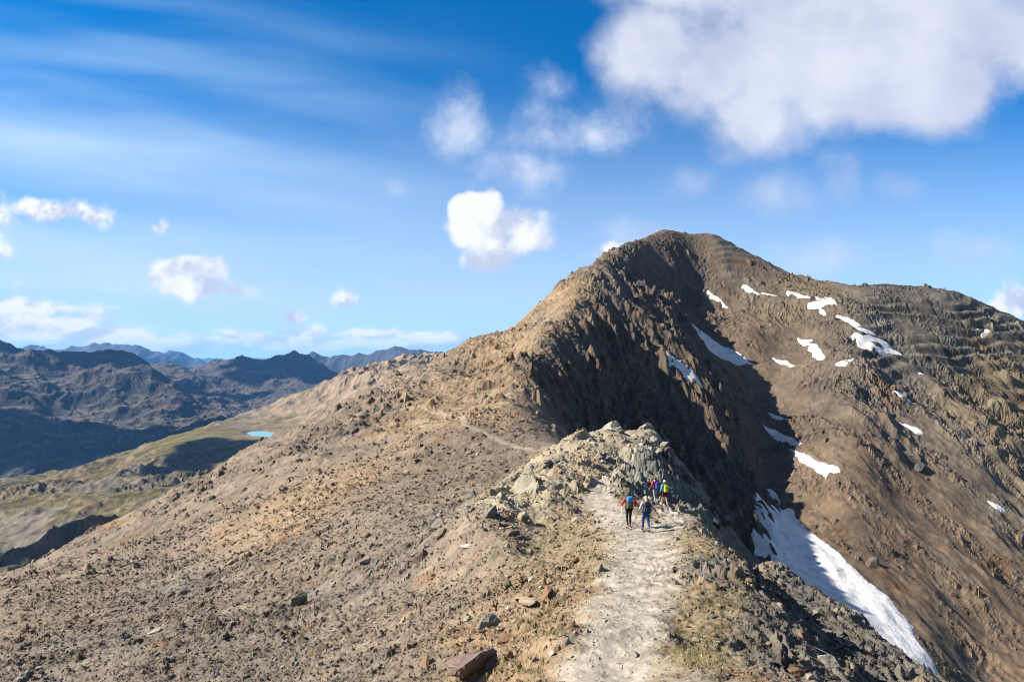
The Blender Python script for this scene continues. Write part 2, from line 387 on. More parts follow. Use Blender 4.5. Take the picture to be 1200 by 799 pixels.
# bedrock: broken ribs and steps, running down the slope
rx, ry = X * .8 + Y * .6, Y * .8 - X * .6
dz += far * RGH * 4.6 * (ridged(rx / 26, ry / 60, 21, 5, .5) - 1.0)
dz += far * RGH * 1.1 * (ridged(X / 9.0, Y / 15.0, 31, 4, .55) - .9)
dz += far * WK['flank'] * 3.0 * (ridged((X + .25 * Y) / 11.0, (Y - .25 * X) / 60.0, 35, 5, .58) - 1.0)
dz *= (1 - .6 * WK['greyf'])
dz += far * (0.25 + .3 * RGH) * fbm(X / 22, Y / 22, 41, 5, .55) * 1.5
nearw = 1 - smooth(75, 120, D)
bed = nearw * calm * RGH
q = ridged(rx / 5.0, ry / 9.0, 51, 3, .5)
dz += bed * .55 * (q - 1.0)
dz += nearw * (1 - .8 * PM) * (.16 * fbm(X / 3.0, Y / 3.0, 61, 5, .55) + .05 * fbm(X / .5, Y / .5, 66, 3, .6))
dz += nearw * PM * .03 * fbm(X / .8, Y / .8, 63, 4, .6)
# slate bands on the shaded bank
sb = WK['slate'] * nearw
ph = (X * .75 - Y * .18) * 2.6 + 1.3 * fbm(X / 1.6, Y / 2.2, 71, 4)
dz += sb * .14 * np.abs(((ph) % 1.0) * 2 - 1) * (1 + .7 * fbm(X / 2.5, Y / 2.5, 73, 2))
# rock terraces on the upper right face
gb = (WK['greyf'] + .6 * WK['yellowf']) * far
zz = (ZB + 3 * fbm(X / 35, Y / 35, 75, 3)) / 5.0
dz += gb * 4.4 * (smooth(.2, .8, zz - np.floor(zz)) - (zz - np.floor(zz)))
def world_line(ln): return [(U_(a) * d, d, 1.0) for a, b_, d in ln]
rows = slice(np.searchsorted(lf, math.log(130)), NR)
for ln, rad, low in ((crest, 11, .55), (skyline_r, 24, .6), (skyline_l, 12, .5)):
    dd, _ = seg_dist(X[rows], Y[rows], world_line(ln)); dz[rows] *= 1 - low * np.exp(-(dd / rad) ** 2)
kd = np.hypot(X - .15 * 62, Y - 61); dz *= 1 - .55 * np.exp(-(kd / 5) ** 2) * nearw
# small broken rock everywhere, coarser with distance
al, ac = X * .4 - Y * .91, X * .91 + Y * .4
CHU = .12 + .95 * smooth(-.25, .3, vnoise(al / 95 + .3 * vnoise(X / 20, Y / 20, 192), ac / 15, 191) + .35 * vnoise(al / 30, ac / 6, 193)); CHU = 1 + (CHU - 1) * smooth(110, 160, D) * smooth(.02, .2, UU)
DEN = DEN * CHU
dz += CHU * (.25 + RGH) * (1 - .9 * PM) * (1 - .8 * SN) * np.clip(D / 250, .04, 1) * .62 * (ridged(X / 2.6, Y / 2.9, 77, 4, .62) - 1.0) * smooth(45, 110, D)
# broken joints on the crag face
dz += WK['crag'] * nearw * (.85 * (ridged(X / 1.9 + Z0 / 2.4, Y / 2.6, 78, 4, .55) - 1.0) + .25 * (ridged(X / .5, Y / .7 + Z0 / .6, 79, 3, .6) - 1.0))
calm = calm * (1 - .55 * np.minimum(far, WK['greyf'] * 1.2))
TONE = np.ones((NR, NC), F32); HUE = np.zeros((NR, NC), F32)
def add_stones(cell, seed, dmul, dlo, dhi, hgt=.5, tone=.62, side=1.9):
    r0, r1 = np.searchsorted(lf, math.log(dlo)), np.searchsorted(lf, math.log(dhi))
    sl = slice(r0, r1)
    x, y = X[sl] + .25 * cell * fbm(X[sl] / cell, Y[sl] / cell, seed + 5, 2), Y[sl]
    clump = .42 + 1.35 * vnoise(X[sl] / cell / 6, Y[sl] / cell / 6, seed + 9)
    fade = smooth(dlo, dlo * 1.3, D[sl]) * smooth(dhi, dhi * .8, D[sl])
    h, i = stones(x, y, cell, seed, np.clip(DEN[sl] * clump * dmul, 0, .95) * calm[sl] * fade, hgt, side)
    dz[sl] += h
    m = i >= 0
    TONE[sl] = np.where(m, TONE[sl] * ((1 - tone / 2) + tone * i), TONE[sl])
    HUE[sl] = np.where(m, ((i * 7.13) % 1.0) - .5, HUE[sl])
run = .5 + .5 * np.tanh(1.6 * lodfbm(X * .32 - Y * .1, Y + X * .25, D, 1.6, 20, 181, 4, .6))
DEN = DEN * (.22 + 1.0 * run); TONE *= (1.12 - .24 * run)
add_stones(.13, 101, 1.5, 4, 30, .6)
add_stones(.26, 111, 1.4, 8, 62, .6)
add_stones(.55, 117, 1.0, 16, 130, .42)
add_stones(1.1, 121, .6, 34, 280, .45)
add_stones(2.0, 131, .8, 80, 430, .55, .7, 1.9)
add_stones(4.0, 141, .55, 130, 520, .60, .6, 1.6)
add_stones(.75, 125, .16, 10, 60, .5)
DEN0 = DEN; DEN = np.clip((RGH - .38) * 1.7, 0, 1)
add_stones(.9, 161, .95, 12, 95, .36, .4, 1.3)
add_stones(2.3, 165, .75, 26, 110, .34, .3, 1.2)
add_stones(4.5, 166, .7, 120, 520, .55, .4, 1.4)
add_stones(9.0, 167, .55, 130, 520, .42, .35, 1.1)
DEN = np.clip(WK['flank'] * 1.2, 0, 1)
add_stones(6.0, 168, .7, 120, 430, .75, .5, 1.5)
add_stones(12.0, 169, .5, 140, 430, .62, .4, 1.1)
DEN = DEN0
# pebbles on the path
r1 = np.searchsorted(lf, math.log(50))
h, i = stones(X[:r1], Y[:r1], .13, 171, .32 * PM[:r1], .4)
dz[:r1] += h * .6; TONE[:r1] = np.where(i >= 0, .8 + .45 * i, TONE[:r1])
Z = ZB + dz

# albedo
mot = np.clip(.5 + .55 * lodfbm(X, Y, D, 1.6, 20, 81, 5, .6), 0, 1)
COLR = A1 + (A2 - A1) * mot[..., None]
COLR *= (1 + .25 * lodfbm(X, Y, D, .5, 20, 85, 4, .65))[..., None]
COLR *= TONE[..., None]
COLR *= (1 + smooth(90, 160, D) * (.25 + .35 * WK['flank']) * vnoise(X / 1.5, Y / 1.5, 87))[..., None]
COLR[..., 0] *= 1 + .22 * HUE; COLR[..., 2] *= 1 - .22 * HUE
bandm = WK['greyf'] * far * smooth(.55, .75, np.abs((zz * 1.25 + .4) % 1.0 * 2 - 1)) * smooth(-.25, .2, vnoise(X / 30, Y / 60, 88))
COLR *= (1 - .55 * bandm)[..., None]
# rusty and pale grey patches
rust = smooth(.55, .95, lodfbm(X, Y, D, 2.6, 20, 91, 4)) * .5 * (1 - SN) * (1 - .7 * WK['slate'])
COLR = COLR * (1 - rust[..., None]) + rust[..., None] * np.array((.36, .20, .10), F32) * TONE[..., None] * (COLR.mean(-1, keepdims=True) / .24)
pale = smooth(.5, .9, lodfbm(X, Y, D, 2.0, 20, 95, 4)) * .45
COLR = COLR * (1 - pale[..., None]) + pale[..., None] * COLR.mean(-1, keepdims=True) * np.array((1.10, 1.08, 1.0), F32)
# thin dry grass
gr = smooth(.15, .7, fbm(X / 2.2, Y / 2.2, 97, 4)) * WK['dirt'] * nearw * (1 - PM) * .5 * (TONE == 1)
COLR = COLR * (1 - gr[..., None]) + gr[..., None] * np.array((.22, .18, .075), F32)
pc = np.array((.405, .378, .338), F32) * (1 + .34 * fbm(X / .7, Y / .7, 99, 5, .65))[..., None] * TONE[..., None]
pw = np.where(D > 70, .38, .88)[..., None] * PC[..., None]
COLR = COLR * (1 - pw) + pw * pc
COLR = np.clip(COLR * np.array((.62, .595, .555), F32), .012, .6)

# ------------------------------------------------------------------ materials
def nodes(mat): 
    mat.use_nodes = True; nt = mat.node_tree; nt.nodes.clear(); return nt
class NB:
    """small node builder"""
    def __init__(s, nt): s.nt = nt
    def n(s, t, **kw):
        x = s.nt.nodes.new(t)
        for k, v in kw.items(): setattr(x, k, v)
        return x
    def put(s, sock, v):
        if isinstance(v, bpy.types.NodeSocket): s.nt.links.new(v, sock)
        elif v is not None: sock.default_value = v
    def m(s, op, a, b=None, c=None, clamp=False):
        x = s.n('ShaderNodeMath', operation=op, use_clamp=clamp)
        for i, v in enumerate((a, b, c)): s.put(x.inputs[i], v)
        return x.outputs[0]
    def vm(s, op, a, b=None, scale=None):
        x = s.n('ShaderNodeVectorMath', operation=op)
        s.put(x.inputs[0], a); s.put(x.inputs[1], b)
        if scale is not None: s.put(x.inputs['Scale'], scale)
        return x.outputs[1] if op in ('LENGTH', 'DOT_PRODUCT', 'DISTANCE') else x.outputs[0]
    def noise(s, vec, scale, detail=4, rough=.55, dist=0.0, typ='FBM'):
        x = s.n('ShaderNodeTexNoise'); s.put(x.inputs['Vector'], vec)
        x.inputs['Scale'].default_value = scale; x.inputs['Detail'].default_value = detail; x.inputs['Roughness'].default_value = rough; x.inputs['Distortion'].default_value = dist
        return x.outputs[0]
    def ss(s, v, lo, hi, a=0.0, b=1.0):
        x = s.n('ShaderNodeMapRange', interpolation_type='SMOOTHSTEP')
        for i, q in enumerate((v, lo, hi, a, b)): s.put(x.inputs[i], q)
        return x.outputs[0]
    def mix(s, f, a, b, mode='MIX'):
        x = s.n('ShaderNodeMix', data_type='RGBA', blend_type=mode)
        s.put(x.inputs[0], f); s.put(x.inputs[6], a); s.put(x.inputs[7], b)
        return x.outputs[2]

def ground_mat(name, scales, bump=.5, bdist=.05, rough=.92, var=.35):
    m = bpy.data.materials.new(name); nt = nodes(m); b = NB(nt)
    out = b.n('ShaderNodeOutputMaterial'); bs = b.n('ShaderNodeBsdfPrincipled')
    at = b.n('ShaderNodeAttribute', attribute_name='albedo'); tc = b.n('ShaderNodeTexCoord')
    n1 = b.noise(tc.outputs['Object'], scales[0], 6, .65); n2 = b.noise(tc.outputs['Object'], scales[1], 5, .6)
    f = b.m('ADD', b.m('MULTIPLY', n1, var * 2), b.m('MULTIPLY', n2, var)); f = b.m('ADD', f, 1 - var * 1.5)
    col = b.vm('SCALE', at.outputs['Color'], None, f)
    b.put(bs.inputs['Base Color'], col); bs.inputs['Roughness'].default_value = rough; bs.inputs['Specular IOR Level'].default_value = .15
    bp = b.n('ShaderNodeBump'); bp.inputs['Strength'].default_value = bump; bp.inputs['Distance'].default_value = bdist
    b.put(bp.inputs['Height'], n1); b.put(bs.inputs['Normal'], bp.outputs[0])
    b.put(out.inputs[0], bs.outputs[0]); return m
def plain(name, col, rough=.8, var=.15, scale=12.0, rnd=0.0, spec=.25, bump=0.0):
    m = bpy.data.materials.new(name); nt = nodes(m); b = NB(nt)
    out = b.n('ShaderNodeOutputMaterial'); bs = b.n('ShaderNodeBsdfPrincipled'); tc = b.n('ShaderNodeTexCoord')
    n1 = b.noise(tc.outputs['Object'], scale, 5, .6)
    f = b.m('MULTIPLY_ADD', n1, var * 2, 1 - var)
    if rnd:
        oi = b.n('ShaderNodeObjectInfo'); f = b.m('MULTIPLY', f, b.m('MULTIPLY_ADD', oi.outputs['Random'], rnd * 2, 1 - rnd))
    b.put(bs.inputs['Base Color'], b.vm('SCALE', tuple(col[:3]), None, f))
    bs.inputs['Roughness'].default_value = rough; bs.inputs['Specular IOR Level'].default_value = spec
    if bump:
        bp = b.n('ShaderNodeBump'); bp.inputs['Strength'].default_value = bump; bp.inputs['Distance'].default_value = .05
        b.put(bp.inputs['Height'], n1); b.put(bs.inputs['Normal'], bp.outputs[0])
    b.put(out.inputs[0], bs.outputs[0]); return m
M_ridge = ground_mat('ridge_rubble', (9.0, .35), .6, .05)
M_path = ground_mat('path_gravel', (14.0, 1.2), .5, .03, var=.22)
M_valley = ground_mat('valley_ground', (.12, .02), .5, 4.0, var=.3)
M_mtn = ground_mat('mountain_rock', (.03, .006), .6, 15.0, var=.4)
def snow_mat():
    m = bpy.data.materials.new('old_snow'); nt = nodes(m); b = NB(nt)
    out = b.n('ShaderNodeOutputMaterial'); bs = b.n('ShaderNodeBsdfPrincipled'); tc = b.n('ShaderNodeTexCoord')
    n1 = b.noise(tc.outputs['Object'], .45, 6, .65); n2 = b.noise(tc.outputs['Object'], 2.5, 4, .6)
    dirt = b.ss(n1, .45, .68, 0, .75)
    c = b.mix(dirt, (.50, .50, .51, 1), (.33, .30, .26, 1))
    b.put(bs.inputs['Base Color'], c); bs.inputs['Roughness'].default_value = .75; bs.inputs['Specular IOR Level'].default_value = .2
    bp = b.n('ShaderNodeBump'); bp.inputs['Strength'].default_value = .5; bp.inputs['Distance'].default_value = .25
    b.put(bp.inputs['Height'], b.m('ADD', n1, n2)); b.put(bs.inputs['Normal'], bp.outputs[0]); b.put(out.inputs[0], bs.outputs[0]); return m
M_snow = snow_mat()

# ------------------------------------------------------------------ MAIN RIDGE: meshes (path and slope cut from one sheet)
CO = np.stack([X, Y, Z], -1).reshape(-1, 3)
ID = np.arange(NR * NC, dtype=np.int64).reshape(NR, NC)
FQ = np.stack([ID[:-1, :-1], ID[:-1, 1:], ID[1:, 1:], ID[1:, :-1]], -1).reshape(-1, 4)
pf = PM.ravel()[FQ].mean(1) > .5
def add_sheet(name, faces, co, col, mat, label, cat, smooth_=False):
    c, f, k = sub_mesh(co, faces, col)
    o = link(name, mesh_np(name, c, f, k, smooth_), mat)
    return tag(o, label, cat, kind='structure')
CF = COLR.reshape(-1, 3)
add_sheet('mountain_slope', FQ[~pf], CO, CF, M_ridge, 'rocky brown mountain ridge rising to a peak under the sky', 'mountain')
add_sheet('path', FQ[pf], CO, CF, M_path, 'pale gravel footpath running along the top of the ridge', 'path')

def ground_z(x, y, grid=None):
    g = Z if grid is None else grid
    i = int(np.clip(np.searchsorted(lf, math.log(y)) - 1, 0, NR - 2)); j = int(np.clip(np.searchsorted(uf, x / y) - 1, 0, NC - 2))
    ti = (math.log(y) - lf[i]) / (lf[i + 1] - lf[i]); tj = (x / y - uf[j]) / (uf[j + 1] - uf[j])
    return float((g[i, j] * (1 - tj) + g[i, j + 1] * tj) * (1 - ti) + (g[i + 1, j] * (1 - tj) + g[i + 1, j + 1] * tj) * ti)
def at(px, py, dmin=9.0):
    """point of the real relief seen through a pixel"""
    d = hit(px, py, dmin, Z / D); x = U_(px) * d
    return x, d, ground_z(x, d)

# ------------------------------------------------------------------ snow patches
def blur(a, n):
    for ax in (0, 1):
        k = 2 * n + 1
        p = np.pad(a, [(n + 1, n) if i == ax else (0, 0) for i in (0, 1)], mode='edge')
        c = np.cumsum(p, axis=ax, dtype=np.float64)
        a = ((c[k:] - c[:-k]) if ax == 0 else (c[:, k:] - c[:, :-k])) / k
    return a.astype(F32)
snow_label = {
 'a': 'largest snowfield, long white strip in the gully below the footpath',
 'b': 'long narrow snow streak high on the shaded flank left of the brown talus',
 'c': 'short snow streak lowest on the shaded upper flank, nearest the sunlit crest',
 'd': 'wide snow patch just under the saddle of the right skyline',
 'e': 'broad forked snow patch in the middle of the grey right face',
 'f': 'slim slanting snow patch below the wide patch under the saddle',
 'g': 'bluish slanting snow patch upper of two beside the shadow edge above the big snowfield',
 'h': 'snow patch with ragged lower end, lower of two above the big snowfield',
 'i': 'slim snow streak alone low on the right face above the brown boulders',
 'j': 'tiny snow streak near the top of the shaded summit flank',
 'k': 'small snow fleck under the grey summit rocks, upper of a pair',
 'l': 'small snow fleck under the grey summit rocks, lower of a pair',
 'm': 'lone snow fleck high on the far right shoulder',
 'n': 'faint thin snow streak in the brown talus between shadow and slim slanting patch',
 'o': 'tiny snow fleck below a dark rock in the middle of the right face',
 'p': 'tiniest snow fleck right below the forked snow patch',
 'q': 'small snow streak by the right edge of the brown talus',
 'r': 'thin snow sliver just above the head of the big snowfield',
 's': 'thin snow streak just above the bluish slanting patch',
 't': 'flat thin snow fleck under the tail of the slim slanting patch',
}
for k, w in snow_w.items():
    xs = [p[0] for p in w]; ys = [p[1] for p in w]
    r0, r1 = max(np.searchsorted(lf, np.log(min(ys) * .975)), 1), min(np.searchsorted(lf, np.log(max(ys) * 1.025)), NR - 1)
    us = [a / b for a, b in w]
    c0, c1 = np.searchsorted(uf, min(us) - .015), np.searchsorted(uf, max(us) + .015)
    if r1 - r0 < 3: r0, r1 = r0 - 2, r1 + 2
    # twice as fine as the ground
    ls = np.linspace(lf[r0], lf[r1], (r1 - r0) * 2 + 1); uu = np.linspace(uf[c0], uf[min(c1, NC - 1)], (c1 - c0) * 2 + 1)
    zs = blur(Z[max(r0 - 8, 0):r1 + 9, c0 - 8:c1 + 9], 4)[r0 - max(r0 - 8, 0):, 8:]
    a = (ls - lf[r0]) / (lf[r1] - lf[r0]) * (r1 - r0); b = (uu - uf[c0]) / (uf[c1] - uf[c0]) * (c1 - c0)
    ia = np.clip(a.astype(int), 0, r1 - r0 - 1); ib = np.clip(b.astype(int), 0, c1 - c0 - 1); fa = (a - ia)[:, None]; fb = (b - ib)[None]
    zz = (zs[ia][:, ib] * (1 - fa) * (1 - fb) + zs[ia + 1][:, ib] * fa * (1 - fb) + zs[ia][:, ib + 1] * (1 - fa) * fb + zs[ia + 1][:, ib + 1] * fa * fb)
    dd = np.exp(ls)[:, None] * np.ones_like(uu)[None]; xx = uu[None] * dd
    sd = poly_sd(xx.astype(F32), dd.astype(F32), w) + .55 * fbm(xx / 4.0, dd / 4.0, 201, 4, .6)
    th = np.where(sd > 0, .06 + .55 * np.sqrt(np.clip(sd / 5, 0, 1)), .06 + sd * .9)
    zz = zz + np.maximum(th, -1.2) + .12 * fbm(xx / 3, dd / 6, 205, 3)
    idn = np.arange(zz.size).reshape(zz.shape)
    f = np.stack([idn[:-1, :-1], idn[:-1, 1:], idn[1:, 1:], idn[1:, :-1]], -1).reshape(-1, 4)
    f = f[(sd.ravel()[f] > -1.4).any(1)]
    if len(f) == 0: continue
    c, f, _ = sub_mesh(np.stack([xx, dd, zz], -1).reshape(-1, 3), f)
    o = link('snow_patch', mesh_np('snow_patch', c, f, None, True), M_snow)
    tag(o, snow_label[k], 'snow patch', 'old snow patches on the mountain')

# ------------------------------------------------------------------ VALLEY AND FAR MOUNTAINS
vp = []
split = [(-1000, 1500), (0, 1500), (100, 1650), (200, 1850), (280, 2100), (340, 2250), (440, 2300), (700, 2300)]
vl = [
 [(-300, 590, 1150), (0, 566, 1150), (60, 556, 1200), (120, 541, 1300), (200, 516, 1450), (255, 496, 1600), (290, 486, 1700), (340, 463, 1800), (400, 441, 1900), (445, 427, 1950), (510, 423, 2000), (620, 418, 2000), (750, 420, 2000)],
 [(-300, 640, 850), (0, 598, 880), (100, 580, 960), (180, 556, 1080), (250, 532, 1230), (282, 516, 1310), (330, 515, 1330), (380, 505, 1380)],
 [(-300, 700, 600), (0, 648, 660), (60, 640, 640), (110, 618, 680), (200, 590, 760), (300, 560, 850), (420, 520, 950), (500, 480, 1100), (600, 460, 1200)],
 [(-300, 790, 400), (0, 740, 400), (200, 720, 400), (400, 660, 420), (600, 560, 450), (750, 520, 450)],
 [(400, 480, 1450), (350, 495, 1480), (310, 503, 1450), (275, 506, 1450)],
 [(-300, 610, 1500), (0, 588, 1500), (100, 575, 1650), (200, 548, 1850), (280, 515, 2100), (340, 490, 2250), (440, 470, 2300), (620, 460, 2300)],
 [(-300, 585, 1850), (0, 570, 1850), (100, 560, 1950), (170, 540, 2100), (220, 522, 2300), (260, 500, 2600), (330, 490, 2900), (440, 470, 3000), (620, 455, 3000)],
 [(-300, 570, 2200), (0, 540, 2150), (80, 535, 2200), (130, 530, 2250), (180, 512, 2400), (215, 500, 2550)],
 # left massif: shoulder, plateau, skyline
 [(-300, 430, 2900), (-100, 440, 2800), (0, 455, 2650), (50, 480, 2550), (90, 472, 2700), (150, 466, 2800), (185, 462, 2850), (215, 480, 2750)],
 [(60, 448, 2950), (120, 446, 3000), (185, 450, 3000), (210, 462, 2950)],
 [(-300, 400, 3500), (-100, 402, 3500), (0, 407, 3400), (20, 410, 3400), (50, 416, 3450), (80, 415, 3700), (120, 420, 3800), (145, 416, 3700), (170, 424, 3700)],
 # valley behind and right massif
 [(215, 470, 3200), (250, 475, 3300), (290, 478, 3500), (340, 470, 3500), (400, 460, 3600)],
 [(170, 421, 4600), (200, 420, 4600), (230, 430, 4500), (262, 427, 4700), (290, 424, 4700), (312, 423, 4600), (345, 420, 4500), (370, 428, 4400), (392, 443, 4300), (420, 455, 4300), (620, 450, 4300)],
 [(180, 446, 4100), (230, 455, 4000), (280, 458, 4000), (330, 458, 3950), (380, 456, 3950)],
 [(-300, 440, 5600), (0, 450, 5600), (300, 455, 5600), (620, 455, 5600)],
]
for ln in vl: vp += [up(p) for p in densify(ln, .05)]
vsurf = Surf(vp, .02)
vu = np.concatenate([np.arange(-1.2, -.78, .006), np.arange(-.78, -.07, 1 / 760.), np.arange(-.07, .22, .006)])
vlg = logsteps([(380, 1000, .006), (1000, 2400, .0032), (2400, 5600, .0032)])
cu2 = np.linspace(-1.25, .27, 260); cl2 = np.linspace(math.log(360), math.log(5700), 200)
CV2 = vsurf(np.repeat(cu2[None], 200, 0), np.repeat(np.exp(cl2)[:, None], 260, 1))
V2 = cubic_up(cu2, cl2, CV2, vu, vlg).astype(F32)
D2 = np.repeat(np.exp(vlg).astype(F32)[:, None], len(vu), 1); U2 = np.repeat(vu.astype(F32)[None], len(vlg), 0)
X2, Y2, Z2 = U2 * D2, D2, V2 * D2
PX2 = CX + FPX * U2
spl = np.interp(PX2, [s[0] for s in split], [s[1] for s in split]).astype(F32)
mtn = smooth(1.0, 1.25, D2 / spl)
# lake bed
LZ = -160.0
lake_px = [(281, 506.5), (290, 505), (300, 504.6), (312, 505.2), (322, 507), (331, 510.5), (326, 513), (312, 513.4), (303, 511.5), (295, 511.5), (287, 509.5)]
lake = [(U_(px) * (-LZ) / -V_(py), (-LZ) / -V_(py)) for px, py in lake_px]
lsd = poly_sd(X2, Y2, lake)
lk = smooth(-260, -20, lsd)
d2 = (1 - lk) * ((1 - mtn) * (13 * (ridged(X2 / 75, Y2 / 75, 303, 4, .55) - .9) * smooth(-.1, .4, fbm(X2 / 230, Y2 / 230, 309, 2)) + 9 * (ridged(X2 / 210, Y2 / 210, 301, 5, .55) - .9) + 5 * fbm(X2 / 70, Y2 / 70, 305, 4, .6)) +
                 mtn * (95 * (ridged((X2 + .4 * Y2) / 800, (Y2 - .4 * X2) / 1500, 311, 5, .42) - 1.0) + 13 * (ridged(X2 / 130, Y2 / 130, 321, 5, .5) - .9)))
Z2 = Z2 + d2
Z2 = Z2 * (1 - lk) + lk * (LZ + 1.2 - np.clip(lsd, -120, 8) * np.where(lsd > 0, .5, .03))
# ground cover
g1 = fbm(X2 / 160, Y2 / 160, 331, 5, .6); g2 = fbm(X2 / 40, Y2 / 40, 341, 4, .6); slope = np.hypot(*np.gradient(Z2)) 
gx = np.gradient(Z2, axis=1) / np.maximum(np.gradient(X2, axis=1), 1e-3); gy = np.gradient(Z2, axis=0) / np.maximum(np.gradient(Y2, axis=0), 1e-3) - gx * U2
slope = np.hypot(gx, gy)
grass = np.array((.118, .106, .032), F32); rock = np.array((.145, .13, .108), F32); brown = np.array((.165, .125, .08), F32); drk = np.array((.05, .05, .052), F32); redb = np.array((.090, .070, .060), F32)
gw = np.clip(smooth(.42, .2, slope + .22 * g2) * smooth(-.7, -.1, g1 + .25 * g2), 0, 1) * np.interp(PX2, [0, 200, 330, 420], [1, 1, .45, .12])
base = rock + (brown - rock) * smooth(-.2, .5, g1 + .3 * g2)[..., None]
rr = np.interp(PX2, [250, 350], [0, 1])[..., None]; base = base * (1 - rr) + rr * (np.array((.245, .195, .14), F32) * (1 + .3 * g2)[..., None])
cA = base * (1 - gw[..., None]) + gw[..., None] * grass * (1 + .35 * g2)[..., None]
cB = drk + (redb - drk) * smooth(-.2, .5, g1)[..., None]; cB = cB + (np.array((.175, .162, .145), F32) - cB) * (smooth(.55, .25, slope + .15 * g2) * .8)[..., None]
C2 = cA * (1 - mtn[..., None]) + .72 * cB * mtn[..., None]
C2 = np.clip(C2 * np.array((.66, .62, .58), F32) * (1 + .4 * fbm(X2 / 22, Y2 / 22, 351, 4, .7))[..., None], .012, .5)
CO2 = np.stack([X2, Y2, Z2], -1).reshape(-1, 3); n1, n2 = Z2.shape
I2 = np.arange(n1 * n2).reshape(n1, n2)
F2 = np.stack([I2[:-1, :-1], I2[:-1, 1:], I2[1:, 1:], I2[1:, :-1]], -1).reshape(-1, 4)
ism = ((D2 / spl).ravel()[F2].mean(1) > 1.02)
add_sheet('valley', F2[~ism], CO2, C2.reshape(-1, 3), M_valley, 'green and brown alpine valley with a small lake below the ridge', 'valley')
add_sheet('mountains', F2[ism], CO2, C2.reshape(-1, 3), M_mtn, 'dark shaded mountains across the valley', 'mountains')

# lake surface
def lake_mat():
    m = bpy.data.materials.new('lake_water'); nt = nodes(m); b = NB(nt)
    out = b.n('ShaderNodeOutputMaterial'); bs = b.n('ShaderNodeBsdfPrincipled'); tc = b.n('ShaderNodeTexCoord')
    n = b.noise(tc.outputs['Object'], .05, 3)
    b.put(bs.inputs['Base Color'], b.mix(n, (.08, .24, .30, 1), (.16, .34, .38, 1))); bs.inputs['Roughness'].default_value = .25
    b.put(out.inputs[0], bs.outputs[0]); return m
bm = bmesh.new()
lp = [((x - -510) * .74 - 510, (y - 1390) * .92 + 1390) for x, y in lake]
vs = [bm.verts.new((x, y, LZ)) for x, y in lp]; bm.faces.new(vs)
me = bpy.data.meshes.new('lake'); bm.to_mesh(me); bm.free()
tag(link('lake', me, lake_mat()), 'small turquoise lake on the terrace below the ridge', 'lake', kind='structure')

# distant ranges: ridged massifs with a surveyed skyline
def far_range(name, sky, d, depth, base_z, seed, col, label, amp):
    us = np.linspace(U_(sky[0][0]), U_(sky[-1][0]), 420); ts = np.linspace(-1, 1, 90)
    top = np.interp(us, [U_(p[0]) for p in sky], [V_(p[1]) for p in sky]) * d
    T = np.repeat(ts[:, None], len(us), 1); UG = np.repeat(us[None], len(ts), 0)
    y = d + T * depth; x = UG * d * (1 + 0 * y)
    prof = 1 - np.abs(T) ** .85
    z = base_z + (top[None] - base_z) * prof
    n = ridged(x / (depth * .5), y / (depth * 1.1), seed, 5, .42)
    z = z + amp * (n - 1.1) * smooth(.0, .35, np.abs(T)) * (.3 + prof) + amp * .10 * (ridged(x / (depth * .13), y / (depth * .2), seed + 4, 3, .5) - .9) * prof
    c = np.stack([x, y, z], -1).reshape(-1, 3)
    I = np.arange(z.size).reshape(z.shape); f = np.stack([I[:-1, :-1], I[:-1, 1:], I[1:, 1:], I[1:, :-1]], -1).reshape(-1, 4)
    cc = np.clip(.26 * np.array(col, F32)[None] * (1 + .35 * fbm(x / 700, y / 700, seed + 8, 4))[..., None].reshape(-1, 1), .02, .7)
    tag(link(name, mesh_np(name, c, f, cc, False), M_mtn), label, 'mountains', kind='structure')
far_range('mountain_range', [(-260, 420), (-120, 404), (-40, 408), (0, 402), (18, 406), (40, 404), (70, 410), (95, 403), (120, 401), (150, 404), (165, 403), (185, 413), (205, 410), (216, 414), (240, 424), (280, 432)], 10500, 2600, -700, 401, (.16, .15, .14), 'blue hazy mountain range beneath the low cloud bank', 420)
far_range('mountain_range', [(300, 440), (335, 428), (352, 418), (365, 412), (385, 417), (405, 416), (425, 413), (445, 410), (462, 405), (480, 409), (500, 410), (520, 413), (560, 430), (640, 440)], 7600, 1900, -600, 421, (.15, .14, .13), 'blue mountain range with small peak beside the left shoulder of the ridge', 330)
far_range('mountain_range', [(120, 424), (180, 421), (230, 418.5), (270, 420), (300, 419), (330, 421), (360, 420), (430, 421), (560, 419), (800, 423)], 19000, 2500, -900, 441, (.15, .15, .15), 'palest flat mountain range along the far horizon', 300)

# base ground to the horizon
bm = bmesh.new(); R = 22800; ring = [bm.verts.new((R * math.cos(a), R * math.sin(a), -620)) for a in [i * math.tau / 96 for i in range(96)]]
bm.faces.new(ring); me = bpy.data.meshes.new('ground'); bm.to_mesh(me); bm.free()
tag(link('ground', me, plain('far_ground', (.12, .12, .09), .95, .3, .002)), 'valley floor stretching to the horizon', 'ground', kind='structure')

HAZE, SKY_K, SKY_SAT, SKY_HUE, CLOUD_K, SKY_S, SUN_E, EXPO, DENOISE = 3.6e-5, (.62, 1.14, 1.60), 1.26, .495, 10.0, .037, 5.0, 1.55, True
